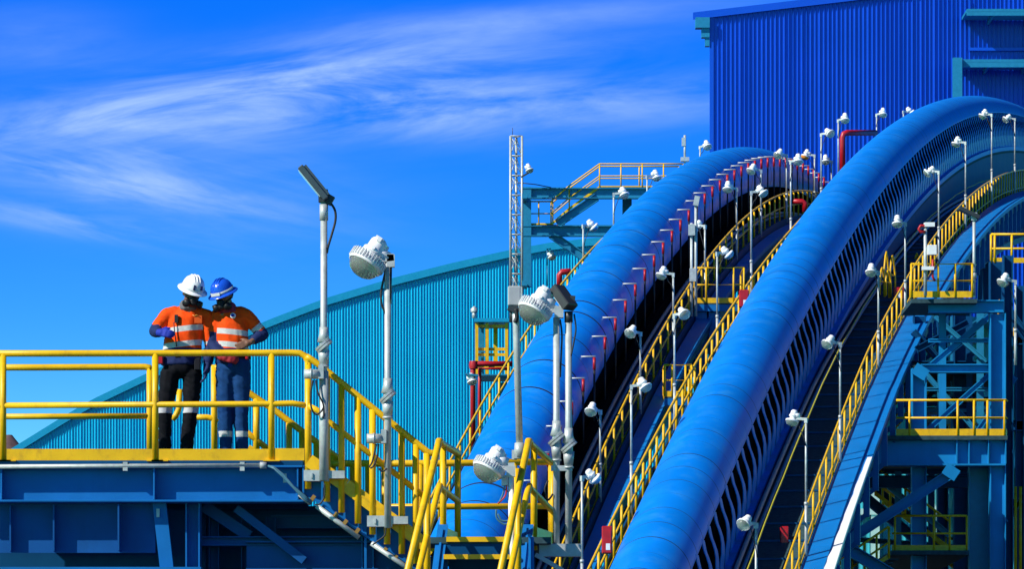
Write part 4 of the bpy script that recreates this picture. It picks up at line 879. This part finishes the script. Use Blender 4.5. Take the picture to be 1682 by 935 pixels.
# ------------------------------------------------------------------ the two workers
def simple(name, col, rough, sheen=0):
    m = paint(name, col, rough, spec=.3, var=.1, scale=25, bump=.15); return m
SKIN = simple('skin', (.20,.095,.06), .5)
NAVY = simple('navy_cloth', (.012,.028,.11), .8); BLACKC = simple('black_cloth', (.008,.009,.015), .85); JEAN = simple('blue_work_trousers', (.012,.055,.20), .8)
REFL = simple('reflective_tape', (.60,.62,.62), .35); GREYC = simple('grey_cloth', (.13,.13,.14), .85); PINK = simple('red_gaiter_cloth', (.25,.03,.07), .85)
MASKM = simple('black_mask', (.01,.01,.012), .45); HWHITE = paint('white_helmet', (.85,.85,.86), .22, var=.02); HBLUE = paint('blue_helmet', (.01,.09,.62), .2, var=.02)
REDG = simple('red_glove', (.30,.02,.03), .7); BOOTM = simple('boot_leather', (.02,.015,.012), .6); GLBLUE = simple('blue_glove', (.01,.03,.35), .7)
def shirt_mat(name):
    m = paint(name, (.92,.075,.002), .8, spec=.2, var=.08, scale=20, bump=.15); nt = m.node_tree; b = nt.nodes['Principled BSDF']
    src = b.inputs['Base Color'].links[0].from_socket
    def at(nm, col, prev):
        a = nt.nodes.new('ShaderNodeAttribute'); a.attribute_name = nm
        g = nt.nodes.new('ShaderNodeMath'); g.operation = 'GREATER_THAN'; g.inputs[1].default_value = 0; nt.links.new(a.outputs['Fac'], g.inputs[0])
        x = nt.nodes.new('ShaderNodeMix'); x.data_type = 'RGBA'; nt.links.new(g.outputs[0], x.inputs[0]); nt.links.new(prev, x.inputs[6]); x.inputs[7].default_value = (*col, 1); return x.outputs[2]
    o = at('navy', (.012,.025,.10), src); o = at('band', (.55,.56,.55), o); nt.links.new(o, b.inputs['Base Color']); return m
def trouser_mat(name, col):
    m = paint(name, col, .85, spec=.15, var=.12, scale=18, bump=.2); nt = m.node_tree; b = nt.nodes['Principled BSDF']; src = b.inputs['Base Color'].links[0].from_socket
    a = nt.nodes.new('ShaderNodeAttribute'); a.attribute_name = 'band'; g = nt.nodes.new('ShaderNodeMath'); g.operation = 'GREATER_THAN'; g.inputs[1].default_value = 0; nt.links.new(a.outputs['Fac'], g.inputs[0])
    x = nt.nodes.new('ShaderNodeMix'); x.data_type = 'RGBA'; nt.links.new(g.outputs[0], x.inputs[0]); nt.links.new(src, x.inputs[6]); x.inputs[7].default_value = (.5,.51,.52,1); nt.links.new(x.outputs[2], b.inputs['Base Color']); return m
SHIRT = shirt_mat('hi_vis_shirt'); TRB = trouser_mat('black_trousers', (.004,.0045,.008)); TRJ = trouser_mat('jean_trousers', (.006,.045,.16))

def V(*a): return Vector(a)
def chain(b, pts, step=.018):
    """overlapping ellipsoids along a polyline of (point, radius or (rx,ry,rz))"""
    g = [(Vector(p), Vector((r,r,r)) if isinstance(r,(int,float)) else Vector(r)) for p, r in pts]
    for (p0,r0),(p1,r1) in zip(g, g[1:]):
        n = max(1, int((p1-p0).length/step))
        for i in range(n+1): u = i/n; b.ball(p0.lerp(p1,u), r0.lerp(r1,u), 0, 10, 7)
def remesh(b, name, mats, parent, vox=.012, smooth=6, wr=0., seed=0., fn=None):
    o = b.build(name, mats, None, local=True); md = o.modifiers.new('r', 'REMESH'); md.mode = 'VOXEL'; md.voxel_size = vox
    dg = bpy.context.evaluated_depsgraph_get(); me = bpy.data.meshes.new_from_object(o.evaluated_get(dg)); old = o.data; o.modifiers.clear(); o.data = me; bpy.data.meshes.remove(old); me.name = name
    bm = bmesh.new(); bm.from_mesh(me)
    for _ in range(smooth): bmesh.ops.smooth_vert(bm, verts=bm.verts, factor=.5, use_axis_x=True, use_axis_y=True, use_axis_z=True)
    bm.normal_update()
    if wr:
        for v in bm.verts:
            p = v.co; q = Vector((p.x*7+seed, p.y*7, p.z*13+p.x*9)); v.co = p+v.normal*wr*(noise.noise(q)*1.0+.6*(1-abs(noise.noise(q*2.1))*2))
    bm.to_mesh(me); bm.free()
    for p in me.polygons: p.use_smooth = True
    if fn:
        for nm, f in fn.items():
            a = me.attributes.new(nm, 'FLOAT', 'POINT'); a.data.foreach_set('value', [f(v.co) for v in me.vertices])
    if len(me.materials) == 0:
        for m_ in (mats if isinstance(mats,(list,tuple)) else [mats]): me.materials.append(m_)
    o.parent = parent; return o
def hand_chains(b, w, dr, nrm, thumb, k=1.0, curl=.5):
    """w wrist, dr towards fingers, nrm out of the palm, thumb side direction"""
    dr = dr.normalized(); nrm = (nrm-dr*nrm.dot(dr)).normalized(); sd = dr.cross(nrm)
    if sd.dot(thumb) < 0: sd = -sd
    chain(b, [(w, .028*k), (w+dr*.035, .03*k)]); 
    for i in (-1.5,-.5,.5,1.5): chain(b, [(w+dr*.02+sd*i*.012, .017*k), (w+dr*.09+sd*i*.019, .0135*k)], .012)
    for i, (ln, cu) in enumerate(((.062,1.15),(.074,1.05),(.078,1.0),(.068,.9))):
        p = w+dr*.092+sd*(-1.5+i)*.0205; d = dr.copy(); pts = [(p, .0105*k)]
        for s, f in ((.45,.55),(.32,1.15),(.23,1.6)):
            a = curl*f*cu; p = p+(dr*math.cos(a)+nrm*math.sin(a))*ln*s*1.15; pts.append((p, .0098*k-.0008*len(pts)))
        chain(b, pts, .007)
    p = w+dr*.03+sd*.03; chain(b, [(p,.014*k),(p+dr*.03+sd*.025+nrm*.015,.0125*k),(p+dr*.062+sd*.030+nrm*.032,.010*k)], .008)

def person(label, origin, J, shirt, trouser, tband, tbands, hel, helmat, gait, gloves, seed):
    t = thing('person', label, 'person', origin)
    bp = V; r = {}
    # ---- body: one continuous figure
    b = MB(); hd = J['head']; hM = J['hM']
    def H(x,y,z): return hd+hM@Vector((x,y,z))
    b.ball(H(0,0,.035), (.078,.095,.105), 0, 16, 12); chain(b, [(H(0,-.02,-.03),(.062,.07,.06)),(H(0,-.045,-.085),(.045,.045,.035))]); chain(b, [(H(0,-.092,.02),.010),(H(0,-.108,-.02),.015)], .006)
    for s in (-1,1): b.ball(H(s*.078,.01,.0), (.012,.022,.032)); b.ball(H(s*.022,-.085,-.065),(.02,.012,.008))
    chain(b, [(H(0,.015,-.05),.058),(J['neck'],.06)]); chain(b, [(J['neck'],(.09,.07,.05)),(J['chest'],(.15,.10,.10)),(J['waist'],(.13,.095,.08)),(J['hip'],(.155,.11,.09))], .03)
    for s in 'LR':
        chain(b, [(J['chest'].lerp(J['sh'+s],.5)+V(0,0,.05),.06),(J['sh'+s],.058),(J['el'+s],.043),(J['wr'+s],.028)])
        hand_chains(b, J['wr'+s], J['hd'+s], J['pn'+s], J['th'+s], 1.0, J['cu'+s])
        chain(b, [(J['hp'+s],.085),(J['kn'+s],.058),(J['an'+s],.042)], .025); chain(b, [(J['an'+s],.04),(J['an'+s]+V(0,.02,-.07),.04),(J['an'+s]+J['ft'+s]*.14+V(0,0,-.085),.03)])
    body = remesh(b, 'body', SKIN, t, .0085, 3)
    b = MB()
    for s in (-1,1): b.ball(H(s*.03,-.083,.035), .012, 0)
    b.build('eyes', WHITE, t, local=True); b = MB()
    for s in (-1,1): b.ball(H(s*.03,-.094,.035), .0055, 0)
    b.build('pupils', BLACK, t, local=True)
    # ---- shirt
    b = MB(); tor = J['torso']; chain(b, tor, .03)
    arms = {}
    for s in 'LR':
        e = J['sl'+s]; chain(b, [(J['chest'].lerp(J['sh'+s],.55)+V(0,0,.06),.062),(J['sh'+s],.070),(J['sh'+s].lerp(J['el'+s],.5),.066),(J['el'+s],.060),(J['el'+s].lerp(J['wr'+s],e),.050)])
        arms[s] = (J['sh'+s], J['el'+s], J['wr'+s])
    def side(co):
        """(is_arm, parameter along the arm in metres, arm key)"""
        best = None
        for s,(a,e,w) in arms.items():
            for q0,q1,off in ((a,e,0),(e,w,(e-a).length)):
                d = q1-q0; u = max(0,min(1,(co-q0).dot(d)/d.length_squared)); dist = (co-(q0+d*u)).length-.07
                if best is None or dist < best[0]: best = (dist, off+u*d.length, s)
        dt = 9
        for (p0,r0),(p1,r1) in zip(tor, tor[1:]):
            p0 = Vector(p0); p1 = Vector(p1); d = p1-p0; u = max(0,min(1,(co-p0).dot(d)/d.length_squared)); q = co-(p0+d*u); rx = r0[0]+(r1[0]-r0[0])*u; ry = r0[1]+(r1[1]-r0[1])*u
            dt = min(dt, (math.hypot(q.x/rx, q.y/ry)-1)*min(rx,ry)+abs(q.z)*.1)
        return best[0] < dt-.005, best[1], best[2]
    def fband(co):
        a, u, s = side(co)
        if a: return .027-abs(u-J['ab'+s])
        return max(.027-abs(co.z+co.x*J['tilt']-z) for z in J['tb'])
    def fnavy(co):
        a, u, s = side(co)
        return (u-J['an_'+s]) if a else (J['tn']-co.z)
    remesh(b, 'shirt', SHIRT, t, .0115, 4, .007, seed, {'band': fband, 'navy': fnavy})
    # ---- trousers
    b = MB(); chain(b, [(J['hip']+V(0,0,.13),(.158,.115,.05)),(J['hip'],(.178,.125,.09))], .03)
    for s in 'LR': chain(b, [(J['hp'+s]+V(0,0,.03),(.098,.105,.09)),(J['hp'+s].lerp(J['kn'+s],.5),(.088,.098,.08)),(J['kn'+s],(.072,.084,.07)),(J['kn'+s].lerp(J['an'+s],.6),(.067,.078,.07)),(J['an'+s]+V(0,.01,-.02),(.064,.078,.05))], .025)
    remesh(b, 'trousers', trouser, t, .012, 4, .010, seed+5, {'band': lambda co: .028-abs(co.z-tband)})
    b = MB()
    for s in 'LR':
        a = J['an'+s]; f = J['ft'+s]; chain(b, [(a+V(0,.01,.05),.058),(a+V(0,.02,-.06),.055),(a+f*.07+V(0,0,-.085),(.05,.05,.042)),(a+f*.15+V(0,0,-.095),(.05,.05,.036))])
    remesh(b, 'boots', BOOTM, t, .012, 3)
    # ---- belt, with pouch and clip
    b = MB(); c = J['hip']+V(0,0,.115); b.lathe([(1,-.02),(1.03,-.02),(1.03,.02),(1,.02)], Matrix.Translation(c)@Matrix.Diagonal((.168,.124,1,1)), 28); b.build('belt', BLACKC, t, local=True)
    for (x, z, sz, m_) in J['clips']: b = MB(); b.box(c+V(x,-.10,z), sz); b.build('pouch', m_, t, local=True, bevel=.008)
    # ---- respirator, collar, helmet
    b = MB(); chain(b, [(H(0,-.085,-.015),(.040,.04,.04)),(H(0,-.10,-.055),(.045,.04,.035))]); chain(b, [(H(-.05,-.085,-.055),.03),(H(.05,-.085,-.055),.03)])
    for s in (-1,1):
        Mx = Matrix.Translation(H(s*.062,-.10,-.06))@(hM@Matrix.Rotation(R_(50*s),3,'Z')@Matrix.Rotation(R_(90),3,'X')).to_4x4(); b.lathe([(.001,.03),(.036,.03),(.040,.0),(.036,-.03),(.001,-.03)], Mx, 14)
        b.tube([H(s*.05,-.07,-.02),H(s*.085,0,-.01),H(s*.06,.08,0)], .008, 6)
    b.build('respirator', MASKM, t, local=True)
    b = MB(); nk = J['neck']+V(0,-.01,.02); chain(b, [(nk+V(.0,0,-.03),(.095,.085,.035)),(nk+V(0,0,.03),(.085,.08,.035)),(H(0,-.01,-.09),(.078,.078,.03))])
    remesh(b, 'collar', gait, t, .011, 2, .012, seed+9)
    k = hel
    HM = Matrix.Translation(H(0,.005,.06))@hM.to_4x4()@Matrix.Scale(k, 4)
    b = MB(); b.lathe([(.126,.0),(.124,.03),(.116,.065),(.098,.10),(.070,.125),(.035,.138),(.001,.142)], HM@Matrix.Diagonal((.95,1.1,1,1)), 28)
    b.lathe([(.120,.006),(.150,-.004),(.166,-.014),(.168,-.020),(.150,-.012),(.118,-.004)], HM@Matrix.Diagonal((.95,1.08,1,1)), 32)
    for xx in (-.03, 0, .03): b.tube([HM@V(xx,-.125*math.cos(a)*.98,.02+.125*math.sin(a)) for a in [R_(25+q*13) for q in range(11)]], .009 if xx == 0 else .006, 6)
    h = b.build('helmet', helmat, t, local=True)
    b = MB(); b.lathe([(.1275,.012),(.1285,.014),(.1265,.036),(.1255,.036)], HM@Matrix.Diagonal((.955,1.105,1,1)), 32); b.build('reflective_strip', REFL, h, local=True)
    for (x, z, w, hh) in J['stick']:
        a = math.asin(x/.126); b = MB(); b.box(HM@V(.121*math.sin(a),-.136*math.cos(a),z), (w,.012,hh), hM@Matrix.Rotation(a,3,'Z')@Matrix.Rotation(R_(-14),3,'X')); b.build('sticker', J['stickm'], h, local=True)
    # ---- gloves
    for s in 'LR':
        if gloves.get(s):
            b = MB(); hand_chains(b, J['wr'+s], J['hd'+s], J['pn'+s], J['th'+s], 1.28, J['cu'+s]); chain(b, [(J['el'+s].lerp(J['wr'+s],.72),.045),(J['wr'+s],.038)]); remesh(b, 'glove', gloves[s], t, .008, 2)
    return t
def Rm(yaw, pitch, roll): return Matrix.Rotation(R_(yaw),3,'Z')@Matrix.Rotation(R_(pitch),3,'X')@Matrix.Rotation(R_(roll),3,'Y')
PX = 1/ (F/46.15); DWk = 46.15
def L1(px, py, y=0): return Vector(((px-300)*PX, y, (765-py)*PX))
def L2(px, py, y=0): return Vector(((px-382)*PX, y, (765-py)*PX))
for which in (1, 2):
    L = L1 if which == 1 else L2; J = {}
    if which == 1:
        J.update(head=L(315.5,485,-.08), hM=Rm(22,28,6), neck=L(310,506,-.02), chest=L(304,530,0), waist=L(299,575,0), hip=L(297,606,0),
            shL=L(274,518,.0), elL=L(254,544,.01), wrL=L(264,550,-.20), shR=L(340,520,0), elR=L(346,568,.02), wrR=L(341,603,-.06),
            hdL=V(.75,-.65,-.1), pnL=V(.6,.8,-.3), thL=V(.0,-.3,1), cuL=.9, hdR=V(-.15,-.15,-1), pnR=V(-.9,-.2,0), thR=V(0,-1,0), cuR=.45,
            hpL=L(279,620,0), knL=L(271,671,-.01), anL=L(270,738,.02), ftL=V(-.3,-.95,0), hpR=L(316,620,0), knR=L(314,671,-.03), anR=L(306,738,0), ftR=V(.25,-.97,0),
            torso=[(L(309,508),(.11,.08,.045)),(L(306,524),(.18,.118,.07)),(L(301,556),(.19,.13,.08)),(L(298,582),(.20,.135,.06)),(L(297,598),(.205,.138,.04))],
            slL=.85, slR=.75, abL=9., abR=.27, an_L=.155, an_R=.31, tb=[L(0,542).z, L(0,567).z], tilt=-.12, tn=L(0,573).z,
            clips=[(-.19,-.03,(.05,.05,.10),RED),(.02,-.035,(.05,.02,.035),REFL),(.17,-.08,(.06,.06,.12),BLACKC)], stick=[(-.035,.055,.022,.05),(.045,.06,.022,.04)], stickm=NAVY)
        w1 = person('worker in white helmet, black trousers and orange shirt, looking down at the rail', P(300,765,DWk), J, SHIRT, TRB, L(0,675).z, None, .93, HWHITE, GREYC, {'L': GLBLUE, 'R': NAVY}, 3.)
        b = MB()
        b.box(L(327,527,-.135), (.07,.012,.075), Matrix.Rotation(R_(10),3,'Z')); b.build('chest_pocket', paint('orange_pocket',(.9,.11,.004),.8), w1, local=True)
        b = MB(); b.tube([L(318,520,-.145),L(321,522,-.148),L(324,520,-.148),L(328,522,-.146)], .005, 5); b.build('chest_emblem', AMBER, w1, local=True)
        b = MB(); b.tube([L(287,532,-.13),L(289,552,-.145),L(292,572,-.145)], .006, 6); b.box(L(291,526,-.12),(.035,.03,.08)); b.build('radio', BLACK, w1, local=True)
    else:
        J.update(head=L(369,491,-.08), hM=Rm(-24,26,-7), neck=L(373,510,-.02), chest=L(380,530,0), waist=L(382,575,0), hip=L(383,606,0),
            shL=L(356,520,0), elL=L(349,566,.0), wrL=L(366,590,-.17), shR=L(406,519,0), elR=L(431,549,.03), wrR=L(413,564,-.10),
            hdL=V(.9,-.25,-.15), pnL=V(.1,.9,-.2), thL=V(.2,-.2,1), cuL=.8, hdR=V(-.9,-.2,-.3), pnR=V(.1,.9,0), thR=V(0,-.3,1), cuR=.35,
            hpL=L(370,622,0), knL=L(370,672,-.02), anL=L(371,738,0), ftL=V(-.2,-.97,0), hpR=L(396,622,0), knR=L(396,672,0), anR=L(397,738,.02), ftR=V(.2,-.97,0),
            torso=[(L(377,509),(.095,.075,.045)),(L(380,526),(.16,.115,.07)),(L(381,556),(.165,.124,.08)),(L(382,580),(.168,.125,.06)),(L(382,596),(.170,.126,.04))],
            slL=.7, slR=.62, abL=9., abR=.155, an_L=.16, an_R=.20, tb=[L(0,547).z, L(0,568).z], tilt=.10, tn=L(0,574).z,
            clips=[(.14,-.01,(.03,.03,.05),RED),(-.02,-.06,(.05,.04,.10),GLBLUE),(.05,-.05,(.03,.03,.09),GLBLUE)], stick=[(-.01,.022,.10,.03)], stickm=REFL)
        w2 = person('worker in blue helmet, blue trousers and red neck scarf, hand on hip', P(382,765,DWk), J, SHIRT, TRJ, L(0,714).z, None, .93, HBLUE, PINK, {'L': REDG}, 8.)
        b = MB(); b.lathe([(.001,.006),(.026,.006),(.028,0)], Matrix.Translation(L(384,521,-.125))@Matrix.Rotation(R_(90),4,'X'), 18); h = b.build('chest_badge', WHITE, w2, local=True)
        b = MB(); b.lathe([(.001,.004),(.020,.004),(.021,0)], Matrix.Translation(L(383.3,520.5,-.130))@Matrix.Rotation(R_(90),4,'X')@Matrix.Diagonal((1,.7,1,1)), 16); b.build('badge_emblem', GLBLUE, h, local=True)
